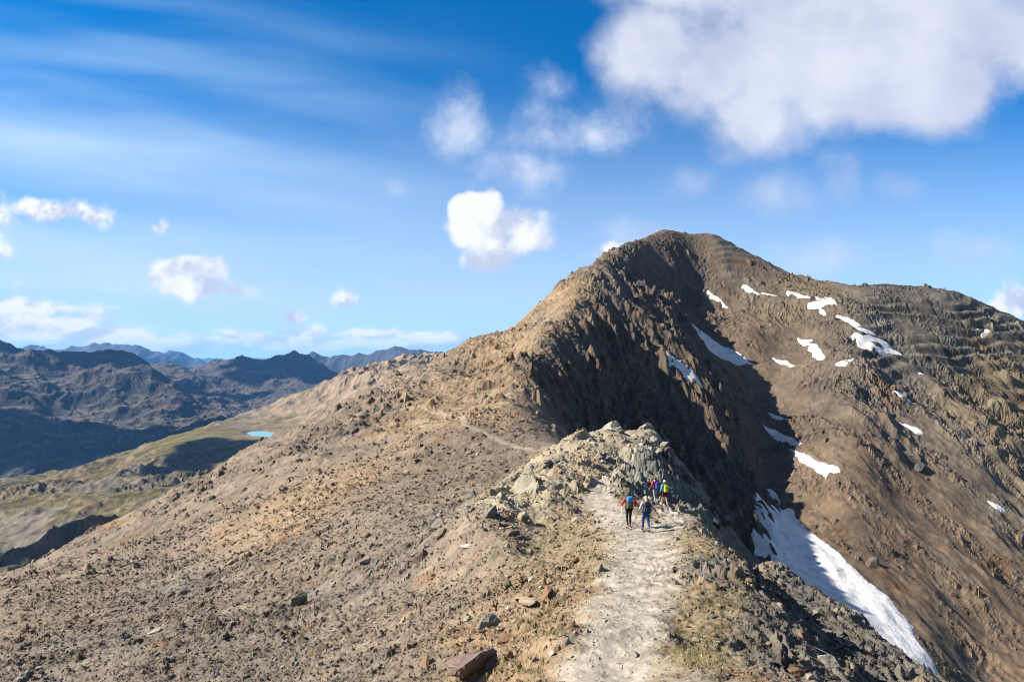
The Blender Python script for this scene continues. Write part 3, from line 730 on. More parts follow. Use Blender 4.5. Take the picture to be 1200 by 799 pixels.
# ------------------------------------------------------------------ loose rocks
def rock_mesh(seed, slab, mat, n=15):
    r = random.Random(seed); bm = bmesh.new()
    sz = (1.0, r.uniform(.55, .9), slab * r.uniform(.8, 1.2))
    for _ in range(n):
        v = Vector((r.gauss(0, 1), r.gauss(0, 1), r.gauss(0, 1))).normalized()
        k = .5 * r.uniform(.82, 1.0) / max(abs(v.x), abs(v.y), abs(v.z)) ** .62
        bm.verts.new((v.x * k * sz[0], v.y * k * sz[1], v.z * k * sz[2]))
    bmesh.ops.convex_hull(bm, input=bm.verts)
    bmesh.ops.delete(bm, geom=[v for v in bm.verts if not v.link_faces], context='VERTS')
    bmesh.ops.bevel(bm, geom=bm.edges[:], offset=.022, segments=1, affect='EDGES')
    bmesh.ops.triangulate(bm, faces=bm.faces[:])
    bmesh.ops.subdivide_edges(bm, edges=[e for e in bm.edges if e.calc_length() > .16], cuts=2, use_grid_fill=True)
    for v in bm.verts:
        v.co += Vector((r.uniform(-1, 1), r.uniform(-1, 1), r.uniform(-1, 1))) * .013
    me = bpy.data.meshes.new('rock'); bm.to_mesh(me); bm.free(); me.materials.append(mat); return me
def dim(c): return tuple(v * .64 for v in c)
RM = {'tan': plain('tan_rock', dim((.29, .235, .175)), .92, .38, 5, .28, .1, .5), 'grey': plain('grey_rock', dim((.24, .215, .185)), .92, .38, 5, .3, .1, .5),
      'rust': plain('rusty_rock', dim((.26, .155, .09)), .92, .4, 5, .2, .1, .5), 'dark': plain('dark_slate', dim((.11, .108, .10)), .85, .4, 5, .35, .2, .5),
      'pale': plain('pale_rock', dim((.42, .39, .33)), .92, .3, 5, .15, .1, .5), 'purple': plain('purple_brown_rock', dim((.20, .145, .125)), .9, .4, 3, 0, .15, .6), 'green': plain('green_grey_rock', dim((.19, .20, .15)), .9, .4, 4, 0, .1, .5)}
RP = {k: [rock_mesh(40 + i * 7 + sum(map(ord, k)), (.45, .7, .32, .55)[i % 4], m) for i in range(4)] for k, m in RM.items()}
def gnormal(x, y, e):
    return Vector((ground_z(x - e, y) - ground_z(x + e, y), ground_z(x, y - e) - ground_z(x, y + e), 2 * e)).normalized()
first = {}
def put_rock(px, py, wpx, kind, label, group=None, idx=None, dmin=9.0, tilt=.35, sink=.12, scl=(1, 1, 1), rz=None):
    x, y, z = at(px, py, dmin)
    w = wpx * y / FPX
    z = min(z, float(np.interp(0, [0], [ground_z(x, y)])))
    me = RP[kind][random.randrange(4) if idx is None else idx]
    key = me.name
    if key in first: o = first[key].copy(); COL.objects.link(o)
    else: o = bpy.data.objects.new('rock', me); COL.objects.link(o); first[key] = o
    o.name = 'rock'
    nrm = gnormal(x, y, max(w, .3))
    q = Vector((0, 0, 1)).rotation_difference(nrm).to_matrix()
    e = Matrix.Rotation(random.uniform(0, 6.28) if rz is None else rz, 3, 'Z') @ Matrix.Rotation(random.uniform(-tilt, tilt), 3, 'X') @ Matrix.Rotation(random.uniform(-tilt, tilt), 3, 'Y')
    o.rotation_euler = (q @ e).to_euler(); o.scale = (w * scl[0], w * scl[1], w * scl[2]); o.location = (x, y, z + w * scl[2] * sink)
    for k_ in ('label', 'category', 'group', 'kind'):
        if k_ in o: del o[k_]
    tag(o, label, 'rock', group)
    return o
random.seed(21)
BOULDERS = [
 (551, 789, 96, 'purple', 'largest foreground slab, purple brown, at the bottom left of the path', 0, (1, .8, .6), .3, .25),
 (520, 786, 40, 'tan', 'tan block leaning against the purple brown foreground slab', 1, (1, .8, .6), .2, .1),
 (618, 712, 52, 'tan', 'long tan slab tilted over a dark hollow left of the path', 2, (1, .45, .5), .5, .2),
 (640, 697, 48, 'rust', 'flat rusty orange slab above the tilted tan slab', 2, (1, .5, .45), .45, .1),
 (572, 735, 34, 'grey', 'grey knobbly block above the purple brown foreground slab', 1, (1, .8, .9), .2, .15),
 (497, 779, 34, 'rust', 'rusty broken slab left of the purple brown foreground slab', 2, (1, .6, .5), .3, .1),
 (592, 752, 30, 'rust', 'rusty block between the purple slab and the gravel path', 3, (1, .7, .7), .3, .12),
 (350, 709, 24, 'green', 'greenish grey rock alone on the scree left of centre', 1, (1, .8, 1.0), .15, .25),
 (180, 742, 20, 'pale', 'pale flat stone on the grey scree in the lower left', 2, (1, .6, .8), .2, .2),
 (514, 618, 26, 'grey', 'rounded grey boulder on the slope below the far trail', 1, (1, .9, .9), .2, .1),
 (577, 605, 26, 'grey', 'dark sided grey block at the left foot of the pale knoll', 3, (1, .7, 1.0), .3, .15),
 (601, 629, 20, 'purple', 'brown block below the left foot of the pale knoll', 1, (1, .7, .9), .3, .15),
 (617, 607, 26, 'pale', 'pale flat block beside the left foot of the knoll', 0, (1, .7, .7), .3, .1),
 (743, 768, 18, 'grey', 'lone stone lying in the middle of the gravel path', 1, (1, .8, .8), .2, .05),
 (971, 780, 30, 'pale', 'pale boulder at the bottom edge of the shaded bank', 1, (1, .8, 1.0), .2, .1),
 (999, 785, 20, 'tan', 'tan boulder just right of the pale boulder on the shaded bank', 3, (1, .8, .9), .2, .1),
 (935, 790, 40, 'rust', 'rusty orange rock at the bottom right of the path', 0, (1, .7, .5), .2, .05),
 (768, 612, 15, 'dark', 'dark rock between the two branches of the path', 1, (1, .8, .9), .3, .1),
 (777, 616, 12, 'tan', 'tan rock beside the dark rock between the path branches', 3, (1, .8, .8), .3, .1),
 (545, 640, 20, 'pale', 'pale slab on the stony slope left of the hikers', 2, (1, .7, .7), .4, .1),
 (430, 660, 18, 'dark', 'dark grey rock halfway down the stony slope', 1, (1, .8, .8), .4, .1),
 (640, 470, 12, 'grey', 'grey rock perched on the trail saddle behind the knoll', 1, (1, .8, .9), .2, .1),
]
for px, py, w, k, lab, idx, scl, tl, sk_ in BOULDERS:
    put_rock(px, py, w, k, lab, None, idx, 9.0, tl, sk_, scl)
kx, ky = 0.197 * 62, 62.2
put_rock(757, 503, 8, 'pale', 'small pale stone on the very top of the knoll', None, 1, 50, .2, .35, (1, .9, 1.1))
put_rock(1079, 551, 24, 'dark', 'huge dark boulder on the brown talus of the right face', None, 1, 120, .2, .15, (1, .8, .8))
put_rock(1062, 466, 16, 'dark', 'dark boulder beside a snow fleck on the right face', None, 3, 120, .2, .1, (1, .8, .8))
ZONES = [  # count, px range, py range, kinds, size range, label, group
 (75, (0, 560), (655, 799), ('grey', 'grey', 'tan', 'tan', 'purple', 'pale'), (6, 13), 'small angular rock among the scree of the lower left slope', 'loose rocks on the lower left scree'),
 (55, (300, 600), (520, 645), ('tan', 'tan', 'grey', 'rust'), (5, 10), 'small angular rock on the ochre slope under the far trail', 'loose rocks under the far trail'),
 (55, (570, 700), (610, 780), ('tan', 'grey', 'tan', 'tan', 'rust', 'pale', 'grey'), (6, 14), 'small tan or grey rock in the stony verge left of the gravel path', 'loose rocks on the left verge of the path'),
 (40, (800, 990), (625, 799), ('dark', 'dark', 'grey', 'tan', 'rust'), (7, 15), 'slaty rock on the bank right of the gravel path', 'loose rocks on the right bank'),
 (16, (640, 770), (505, 575), ('grey', 'pale', 'grey'), (6, 12), 'grey block on the pale rocky knoll behind the hikers', 'loose blocks on the knoll'),
]
for n, (a0, a1), (b0, b1), kinds, (s0, s1), lab, grp in ZONES:
    k_ = 0
    while k_ < n:
        px, py = random.uniform(a0, a1), random.uniform(b0, b1)
        d = hit(px, py, 9.0)
        if not (10 < d < 130): continue
        i_, j_ = np.searchsorted(lf, math.log(d)), np.searchsorted(uf, U_(px))
        if PM[min(i_, NR - 1), min(j_, NC - 1)] > .2: continue
        put_rock(px, py, s0 + (s1 - s0) * random.random() ** 2.2, random.choice(kinds), lab, grp); k_ += 1

shoulder = [(772, 510), (786, 530), (800, 548), (815, 566), (835, 590), (850, 608)]
for i in range(22):
    t = random.uniform(0, len(shoulder) - 1.001); a_, b_ = shoulder[int(t)], shoulder[int(t) + 1]; f_ = t - int(t)
    put_rock(a_[0] + (b_[0] - a_[0]) * f_ + random.uniform(-9, 5), a_[1] + (b_[1] - a_[1]) * f_ + random.uniform(2, 12), random.uniform(12, 27), random.choice(('dark', 'dark', 'grey')),
             'jagged slaty block on the shaded right shoulder of the knoll', 'jagged blocks on the shoulder of the knoll', dmin=44, tilt=.7, sink=.1, scl=(1, random.uniform(.5, .8), random.uniform(.8, 1.3)))
for i in range(9):
    px = random.uniform(640, 768); py = float(np.interp(px, [640, 660, 685, 710, 740, 768], [545, 525, 511, 501, 503, 510])) + random.uniform(0, 10)
    put_rock(px, py, random.uniform(9, 17), random.choice(('pale', 'grey', 'tan')), 'pale jagged block along the crest of the knoll behind the hikers', 'jagged blocks along the knoll crest', dmin=48, tilt=.6, sink=.12, scl=(1, .7, random.uniform(.7, 1.1)))

# scree: small splinters nobody could count, one object
rg = np.random.default_rng(5)
proto = []
for i in range(8):
    me = rock_mesh(900 + i, (.3, .5, .22, .4)[i % 4], RM['tan'], 9)
    bm = bmesh.new(); bm.from_mesh(me); bmesh.ops.dissolve_limit(bm, angle_limit=.35, verts=bm.verts[:], edges=bm.edges[:]); bmesh.ops.triangulate(bm, faces=bm.faces[:])
    bm.verts.ensure_lookup_table(); bm.verts.index_update()
    proto.append((np.array([v.co[:] for v in bm.verts], F32), np.array([[v.index for v in f.verts] for f in bm.faces], np.int32))); bm.free()
N = 105000
pxs = rg.uniform(-60, 1060, N); lds = rg.uniform(math.log(10.5), math.log(115), N)
us = (pxs - 600) / 800; ds = np.exp(lds)
ia = np.clip(np.searchsorted(lf, lds), 0, NR - 1); ja = np.clip(np.searchsorted(uf, us), 0, NC - 1)
keep = (rg.random(N) < np.clip(DEN[ia, ja], 0, .9) * (1 - .93 * PC[ia, ja])) & (us * ds < 12) & ((ds < 60) | (us * ds < 2))
pos = CO.reshape(NR, NC, 3)[ia, ja]; tone = COLR[ia, ja]
vs_l, fs_l, cs_l = [], [], []; off = 0
for n_ in np.nonzero(keep)[0]:
    pv_, pf_ = proto[n_ % 8]
    s_ = float(ds[n_] / FPX * (2.2 + 6.0 * rg.random() ** 3.0)); s_ = max(s_, .05)
    a_ = rg.uniform(0, 6.283); t_ = rg.normal(0, .35, 2) + (0, .25)
    Rm = np.array(Matrix.Rotation(t_[1], 3, 'Y') @ Matrix.Rotation(t_[0], 3, 'X') @ Matrix.Rotation(a_, 3, 'Z'), F32)
    v_ = (pv_ * s_) @ Rm.T + pos[n_] + np.array((0, 0, s_ * .08), F32)
    vs_l.append(v_); fs_l.append(pf_ + off); off += len(v_)
    g_ = .75 + .65 * rg.random(); cs_l.append(np.repeat((tone[n_] * g_)[None], len(v_), 0))
o = link('gravel', mesh_np('gravel', np.concatenate(vs_l), np.concatenate(fs_l), np.clip(np.concatenate(cs_l), .03, .6), False), M_ridge)
tag(o, 'loose splintered scree strewn over the near slopes', 'scree', kind='stuff')

# dry grass beside the path
rg = np.random.default_rng(8); bv, bf = [], []
GZ = [(815, 880, 640, 730, 520), (600, 690, 640, 760, 420), (320, 370, 700, 760, 90), (780, 850, 720, 795, 300), (560, 640, 770, 799, 120)]
for a0, a1, b0, b1, n_ in GZ:
    for _ in range(n_):
        px, py = rg.uniform(a0, a1), rg.uniform(b0, b1)
        d = hit(px, py, 9.0)
        if d > 45 or vnoise(np.array([U_(px) * d / 1.3]), np.array([d / 1.3]), 97)[0] < -.05: continue
        x = U_(px) * d
        if PM[min(np.searchsorted(lf, math.log(d)), NR - 1), min(np.searchsorted(uf, x / d), NC - 1)] > .3: continue
        z = ground_z(x, d)
        for _k in range(9):
            bx, by = x + rg.normal(0, .05), d + rg.normal(0, .05); a_ = rg.uniform(0, 6.28); h_ = rg.uniform(.04, .12); l_ = rg.uniform(.02, .08); w_ = .006
            i_ = len(bv); bv += [(bx - w_ * math.sin(a_), by + w_ * math.cos(a_), z - .02), (bx + w_ * math.sin(a_), by - w_ * math.cos(a_), z - .02), (bx + l_ * math.cos(a_), by + l_ * math.sin(a_), z + h_)]
            bf.append((i_, i_ + 1, i_ + 2))
o = link('grass', mesh_np('grass', np.array(bv, F32), np.array(bf)), plain('dry_grass', (.135, .11, .04), .8, .4, .8))
tag(o, 'short dry grass in tufts along the gravel path', 'grass', kind='stuff')

# ------------------------------------------------------------------ unseen clouds beyond the left edge, added to cast shadows on valley and mountains
cm = plain('cloud_white', (.85, .86, .88), .95, .05, .002, 0, 0)
def cloud(x, y, z, rx, ry, rz_, seed, label):
    bm = bmesh.new(); bmesh.ops.create_icosphere(bm, subdivisions=5, radius=1)
    co = np.array([v.co[:] for v in bm.verts])
    n = fbm(co[:, 0] * 1.3 + co[:, 2] * .7 + seed * 5.1, co[:, 1] * 1.3 + co[:, 2] * .4, seed, 5, .6)
    for v, k in zip(bm.verts, n):
        v.co = Vector((v.co.x * rx, v.co.y * ry, v.co.z * rz_ * (1.0 if v.co.z > 0 else .4))) * (1 + .42 * float(k))
    me = bpy.data.meshes.new('shade_cloud'); bm.to_mesh(me); bm.free()
    o = link('shade_cloud', me, cm); o.location = (x, y, z); tag(o, label, 'cloud', kind='structure')
cloud(-1965, 1150, 900, 95, 135, 50, 3, 'small unseen white cloud added to shade the lake terrace')
cloud(-1640, 625, 720, 90, 60, 45, 4, 'small unseen white cloud added to shade the ravine')
cloud(-4900, 2250, 2200, 900, 200, 170, 5, 'long unseen white cloud added to shade the near dark mountains')
cloud(-5450, 3600, 2200, 800, 380, 170, 6, 'broad unseen white cloud added to shade the dark skyline mountains')
cloud(-4450, 4400, 2200, 480, 420, 170, 7, 'unseen white cloud added to shade the farthest dark mountains')

# ------------------------------------------------------------------ hikers
def skin_mesh(name, V, E, R, root=0, sub=2):
    me = bpy.data.meshes.new(name); me.from_pydata(V, E, []); o = bpy.data.objects.new(name, me); COL.objects.link(o)
    sk_ = o.modifiers.new('s', 'SKIN'); sk_.use_smooth_shade = True
    lay = me.skin_vertices[0].data if me.skin_vertices else None
    if lay is None:
        bpy.context.view_layer.objects.active = o; lay = me.skin_vertices[0].data
    for i, r in enumerate(R): lay[i].radius = r if isinstance(r, tuple) else (r, r)
    lay[root].use_root = True
    ss_ = o.modifiers.new('d', 'SUBSURF'); ss_.levels = sub; ss_.render_levels = sub
    bpy.context.view_layer.update()
    dg = bpy.context.evaluated_depsgraph_get()
    out = bpy.data.meshes.new_from_object(o.evaluated_get(dg)); out.name = name
    bpy.data.objects.remove(o); return out
M_skin = plain('skin', (.34, .20, .14), .6, .08, 20)
def rbox(bm, sx, sy, sz, loc, bev=.03, top=1.0, tilt=0.0):
    r = bmesh.ops.create_cube(bm, size=1); vs = r['verts']
    for v in vs:
        k = top if v.co.z > 0 else 1.0
        v.co = Vector((v.co.x * sx * k, v.co.y * sy * k, v.co.z * sz))
    ed = list({e for v in vs for e in v.link_edges})
    g = bmesh.ops.bevel(bm, geom=ed, offset=bev, segments=3, affect='EDGES', profile=.6)
    vs2 = [v for v in bm.verts if v.is_valid and (v in set(g['verts']) or v in vs)]
    M_ = Matrix.Translation(loc) @ Matrix.Rotation(tilt, 4, 'X')
    bmesh.ops.transform(bm, matrix=M_, verts=list({v for v in vs2 if v.is_valid}))
def bm_obj(name, build, mat, parent):
    bm = bmesh.new(); build(bm); me = bpy.data.meshes.new(name); bm.to_mesh(me); bm.free()
    for p in me.polygons: p.use_smooth = True
    return link(name, me, mat, parent)
def tube(bm, a, b, r0, r1, n=10):
    a, b = Vector(a), Vector(b); d = (b - a); q = Vector((0, 0, 1)).rotation_difference(d.normalized()).to_matrix().to_4x4()
    bmesh.ops.create_cone(bm, cap_ends=True, segments=n, radius1=r0, radius2=r1, depth=d.length, matrix=Matrix.Translation((a + b) / 2) @ q)
def hiker(px, py, yaw, hgt, sp, label, dmin=25.0, xy=None):
    if xy is None: x, y, z = at(px, py, dmin)
    else: x, y = xy; z = ground_z(x, y)
    root = bpy.data.objects.new('person', None); COL.objects.link(root); root.location = (x, y, z); root.rotation_euler = (0, 0, yaw); k = hgt / 1.72
    root.scale = (k, k, k); tag(root, label, 'person', 'hikers walking along the ridge path')
    st = sp['stride']; la, ra = sp['arms']         # arms: hand (x,y,z) left / right
    J = {'pel': (0, 0, .96), 'sp': (0, .005, 1.12), 'ch': (0, .02, 1.31), 'nb': (0, .02, 1.455), 'nk': (0, .03, 1.52), 'hd': (0, .045, 1.61), 'ht': (0, .04, 1.675)}
    def elbow(s, h):
        sh = Vector((s * .185, .01, 1.40)); h = Vector(h); m_ = (sh + h) / 2; L = (h - sh).length
        off = math.sqrt(max(.29 ** 2 - (L / 2) ** 2, .002)); return tuple(m_ + Vector((s * .35, -.85, -.1)).normalized() * off)
    V, E, R = [], [], []
    def add(co, r, to=None):
        V.append(tuple(co)); R.append(r)
        if to is not None: E.append((to, len(V) - 1))
        return len(V) - 1
    pe = add(J['pel'], (.150, .115)); s1 = add(J['sp'], (.125, .10), pe); c1 = add(J['ch'], (.150, .115), s1); nb = add(J['nb'], (.075, .07), c1); nk = add(J['nk'], .052, nb)
    hd = add(J['hd'], (.078, .095), nk); add(J['ht'], (.065, .08), hd)
    arms = {}
    for s, h in ((-1, la), (1, ra)):
        sh = add((s * .185, .01, 1.40), .058, c1); el = add(elbow(s, h), .043, sh); wr = add(h, .029, el)
        hv = (Vector(h) - Vector(V[el])).normalized(); pa = Vector(h) + hv * .06; pi = add(pa, (.036, .02), wr)
        for f in range(4):
            b0 = pa + Vector((s * (-.024 + .016 * f), .02, -.02)); ln_ = (.028, .033, .031, .024)[f]
            q1 = add(b0 + hv * ln_, .009, pi); add(b0 + hv * ln_ + Vector((0, .012, -.028)), .008, q1)
        t1 = add(Vector(h) + hv * .035 + Vector((-s * .035, .018, 0)), .0105, wr); add(Vector(V[t1]) + Vector((s * .008, .03, -.008)), .009, t1)
        arms[s] = (sh, el, wr)
    legs = {}
    for s in (-1, 1):
        f = st * s
        hp = add((s * .09, 0, .90), (.088, .09), pe); kn = add((s * .095, .06 + f * .5, .50), .058, hp); ak = add((s * .10, f * 1.0 - .02, .10 + max(0, -f) * .25), .040, kn)
        he = add((s * .10, f - .05, .045 + max(0, -f) * .3), .032, ak); to = add((s * .11, f + .14, .03 + max(0, -f) * .02), (.04, .026), ak); legs[s] = (hp, kn, ak, he, to)
    body = skin_mesh('body', V, E, R, 0); link('body', body, M_skin, root)
    # jacket
    def part(name, ids, edges, grow, mat, root_i=0, extra=None):
        VV = [V[i] for i in ids]; mp = {i: n for n, i in enumerate(ids)}; EE = [(mp[a], mp[b_]) for a, b_ in edges]
        RR = []
        for i in ids:
            r = R[i] if isinstance(R[i], tuple) else (R[i], R[i]); g = grow(i); RR.append((r[0] + g, r[1] + g))
        link(name, skin_mesh(name, VV, EE, RR, root_i), mat, root)
    sl_ = arms[-1], arms[1]
    part('jacket', [c1, s1, pe, nb, *arms[-1], *arms[1]], [(c1, s1), (s1, pe), (c1, nb)] + [e for a in sl_ for e in ((c1, a[0]), (a[0], a[1]), (a[1], a[2]))], lambda i: .020 if i != nb else -.005, sp['jacket'])
    if sp.get('shorts'):
        V2, R2 = list(V), list(R)
        ids = [pe]; ed = []
        VV = [V[pe]]; EE = []; RR = [(.165, .13)]
        for s in (-1, 1):
            hp, kn = legs[s][:2]; n0 = len(VV); VV += [V[hp], tuple(Vector(V[hp]).lerp(Vector(V[kn]), .75))]; RR += [.105, .088]; EE += [(0, n0), (n0, n0 + 1)]
        link('shorts', skin_mesh('shorts', VV, EE, RR, 0), sp['legs'], root)
    else:
        part('trousers', [pe] + [i for s in (-1, 1) for i in legs[s][:3]], [e for s in (-1, 1) for e in ((pe, legs[s][0]), (legs[s][0], legs[s][1]), (legs[s][1], legs[s][2]))], lambda i: sp.get('fit', .014), sp['legs'])
    for s in (-1, 1):
        a, h_, t = V[legs[s][2]], V[legs[s][3]], V[legs[s][4]]
        link('shoe', skin_mesh('shoe', [tuple(Vector(a) + Vector((0, 0, .02))), a, h_, t, tuple(Vector(t) + Vector((0, .03, 0)))], [(0, 1), (1, 2), (1, 3), (3, 4)], [.050, .052, .045, (.05, .042), (.04, .036)], 1), sp['shoe'], root)
        if sp.get('sock'):
            link('sock', skin_mesh('sock', [tuple(Vector(a) + Vector((0, .0, .03))), tuple(Vector(a).lerp(Vector(V[legs[s][1]]), .33))], [(0, 1)], [.047, .056], 0), sp['sock'], root)
    # hair, face, hat
    def hairb(bm):
        bmesh.ops.create_uvsphere(bm, u_segments=20, v_segments=14, radius=1, matrix=Matrix.Translation((0, .022, 1.635)) @ Matrix.Diagonal((.098, .112, .115, 1)))
        bmesh.ops.delete(bm, geom=[v for v in bm.verts if v.co.y > .085 and v.co.z < 1.66 or v.co.z < 1.545], context='VERTS')
        if sp.get('long'): tube(bm, (0, -.075, 1.62), (0, -.10, 1.40), .075, .035, 12)
    bm_obj('hair', hairb, sp['hair'], root)
    if sp.get('hat'):
        def hatb(bm):
            bmesh.ops.create_uvsphere(bm, u_segments=20, v_segments=12, radius=1, matrix=Matrix.Translation((0, .03, 1.665)) @ Matrix.Diagonal((.108, .122, .10, 1)))
            bmesh.ops.delete(bm, geom=[v for v in bm.verts if v.co.z < 1.655], context='VERTS')
            tube(bm, (0, .10, 1.66), (0, .10, 1.668), .095, .09, 20)
        bm_obj('hat', hatb, sp['hat'], root)
    def face(bm):
        for s in (-1, 1):
            bmesh.ops.create_uvsphere(bm, u_segments=8, v_segments=6, radius=.012, matrix=Matrix.Translation((s * .034, .132, 1.615)))
    bm_obj('eyes', face, plain('eye_dark', (.05, .04, .035), .4), root)
    bm_obj('nose', lambda bm: tube(bm, (0, .128, 1.61), (0, .152, 1.578), .008, .014, 8), M_skin, root)
    bm_obj('mouth', lambda bm: rbox(bm, .045, .012, .010, (0, .130, 1.548), .004), plain('lip', (.42, .16, .14), .5), root)
    for s in (-1, 1): bm_obj('ear', lambda bm: bmesh.ops.create_uvsphere(bm, u_segments=8, v_segments=6, radius=1, matrix=Matrix.Translation((s * .088, .035, 1.605)) @ Matrix.Diagonal((.014, .022, .034, 1))), M_skin, root)
    bpy.context.view_layer.update(); MW = Matrix.LocRotScale(root.location, root.rotation_euler, root.scale)
    # backpack, worn but a thing of its own
    pk = sp['pack']; bp = bpy.data.objects.new('backpack', None); COL.objects.link(bp); bp.location = MW @ Vector((0, -.12, 1.0)); bp.rotation_euler = root.rotation_euler; bp.scale = root.scale
    tag(bp, pk['label'], 'backpack', 'backpacks carried by the hikers')
    w, h_, dp = pk['size']
    bm_obj('main_bag', lambda bm: rbox(bm, w, dp, h_ * .62, (0, -.10, h_ * .31), .05, .94), pk['low'], bp)
    bm_obj('upper_bag', lambda bm: rbox(bm, w * .97, dp * .95, h_ * .46, (0, -.10, h_ * .76), .06, .82), pk['top'], bp)
    bm_obj('pocket', lambda bm: rbox(bm, w * .66, .07, h_ * .34, (0, -.10 - dp / 2 - .005, h_ * .26), .025, .9), pk['low'], bp)
    for s in (-1, 1):
        def strap(bm, s=s):
            P_ = [(s * .10, -.02, h_ * .85), (s * .115, .10, .485), (s * .12, .245, .40), (s * .135, .235, .24), (s * .155, .06, .10)]
            for a, b_ in zip(P_[:-1], P_[1:]): tube(bm, a, b_, .022, .022, 8)
        bm_obj('strap', strap, pk['strap'], bp)
    bm_obj('hip_belt', lambda bm: [tube(bm, (-.15, -.02, .04), (-.165, .14, .03), .025, .02, 8), tube(bm, (.15, -.02, .04), (.165, .14, .03), .025, .02, 8)], pk['strap'], bp)
    # poles
    for s, (tx, ty), lab in sp.get('poles', ()):
        hw = MW @ (Vector(V[arms[s][2]]) + Vector((0, .03, -.01))); tp = MW @ Vector((tx, ty, 0)); tp.z = ground_z(tp.x, tp.y) + .01
        pr = bpy.data.objects.new('trekking_pole', None); COL.objects.link(pr); pr.location = tp; tag(pr, lab, 'trekking pole', 'trekking poles of the hikers')
        v = hw - tp
        bm_obj('shaft', lambda bm: tube(bm, (0, 0, 0), v, .008, .011, 8), sp['polem'], pr)
        bm_obj('grip', lambda bm: tube(bm, v - v.normalized() * .02, v + v.normalized() * .12, .017, .019, 10), M_black, pr)
        bm_obj('basket', lambda bm: tube(bm, v.normalized() * .06, v.normalized() * .07, .035, .03, 10), M_black, pr)
    return root
def cloth(n, c, v=.12): return plain(n, dim(c), .85, v, 14, 0, .2)
M_black = cloth('black_cloth', (.018, .018, .02)); M_boot = cloth('boot_black', (.02, .018, .017)); M_alu = plain('pole_metal', (.55, .55, .55), .35, .1, 20, 0, .5)
M_red = cloth('red_jacket', (.50, .045, .035)); M_red2 = cloth('red_fleece', (.55, .035, .035)); M_grey = cloth('pale_grey_jacket', (.38, .40, .43)); M_navy = cloth('navy_pack', (.025, .035, .06)); M_jean = cloth('blue_jeans', (.03, .07, .19))
M_sky = cloth('bright_blue_pack', (.02, .30, .62)); M_olive = cloth('olive_pack', (.10, .095, .065)); M_gtr = cloth('grey_trousers', (.30, .30, .31)); M_blue = cloth('blue_pack', (.05, .09, .50)); M_teal = cloth('teal_jacket', (.03, .42, .48)); M_lime = cloth('yellow_green_pack', (.62, .60, .04))
M_short = cloth('dark_red_shorts', (.16, .025, .045)); M_white = cloth('white_cotton', (.75, .75, .73)); M_blond = plain('fair_hair', (.34, .26, .17), .6, .3, 60); M_brown = plain('brown_hair', (.09, .05, .03), .6, .3, 60); M_dkh = plain('dark_hair', (.025, .018, .015), .6, .3, 60)
hiker(737, 619, .05, 1.78, dict(stride=.19, arms=((-.31, .20, 1.08), (.31, .12, 1.02)), jacket=M_red, legs=M_black, fit=.006, shoe=M_boot, hair=M_dkh, polem=M_alu,
      poles=((-1, (-.36, .10), 'trekking pole in the left hand of the red topped hiker'), (1, (.38, -.05), 'trekking pole in the right hand of the red topped hiker')),
      pack=dict(label='bright blue and olive backpack worn by the leftmost hiker', size=(.32, .58, .24), low=M_olive, top=M_sky, strap=M_black)), 'hiker in red top and tight black trousers holding two poles, leftmost of four')
hiker(757, 623, .10, 1.68, dict(stride=-.22, arms=((-.30, .10, 1.02), (.27, .05, .95)), jacket=M_grey, legs=M_jean, shoe=M_boot, sock=M_white, hair=M_blond, long=True, polem=M_black,
      poles=((-1, (-.62, .55), 'dark trekking pole held out by the fair haired hiker'),),
      pack=dict(label='dark navy backpack worn by the fair haired hiker', size=(.33, .52, .22), low=M_navy, top=M_navy, strap=M_navy)), 'fair haired hiker in grey jacket and blue jeans with white socks')
hiker(0, 0, .35, 1.74, dict(stride=.2, arms=((-.28, .16, 1.0), (.27, .06, .96)), jacket=M_red2, legs=M_gtr, shoe=M_boot, hair=M_brown, polem=M_alu,
      pack=dict(label='small blue backpack on the red jacket of the hiker ahead', size=(.22, .42, .16), low=M_blue, top=M_blue, strap=M_blue)), 'hiker in red jacket and grey trousers walking ahead below the crag', xy=(U_(768) * 45.3, 45.3))
hiker(0, 0, .2, 1.72, dict(stride=-.2, arms=((-.27, .10, .97), (.28, .16, 1.0)), jacket=M_teal, legs=M_short, shorts=True, shoe=M_boot, hair=M_brown, hat=M_white, polem=M_alu,
      pack=dict(label='yellow green backpack worn by the hiker in shorts', size=(.28, .46, .2), low=M_lime, top=M_lime, strap=M_black)), 'hiker in teal jacket, shorts and white cap, farthest right of four', xy=(U_(779) * 46.2, 46.2))
# ------------------------------------------------------------------ air
bpy.ops.mesh.primitive_cube_add(size=1, location=(0, 0, 0))
hz = bpy.context.object; hz.name = 'haze'; hz.scale = (48000, 48000, 621 + 360); hz.location = (0, 0, (360 - 621) / 2)
mh = bpy.data.materials.new('haze_air'); nt = nodes(mh); b = NB(nt)
out = b.n('ShaderNodeOutputMaterial'); pv = b.n('ShaderNodeVolumePrincipled')
pv.inputs['Color'].default_value = (.16, .46, 1.0, 1); pv.inputs['Density'].default_value = HAZE; pv.inputs['Anisotropy'].default_value = 0.1
b.put(out.inputs['Volume'], pv.outputs[0]); hz.data.materials.append(mh)
tag(hz, 'thin blue haze filling the air over the distant ranges', 'haze', kind='stuff')

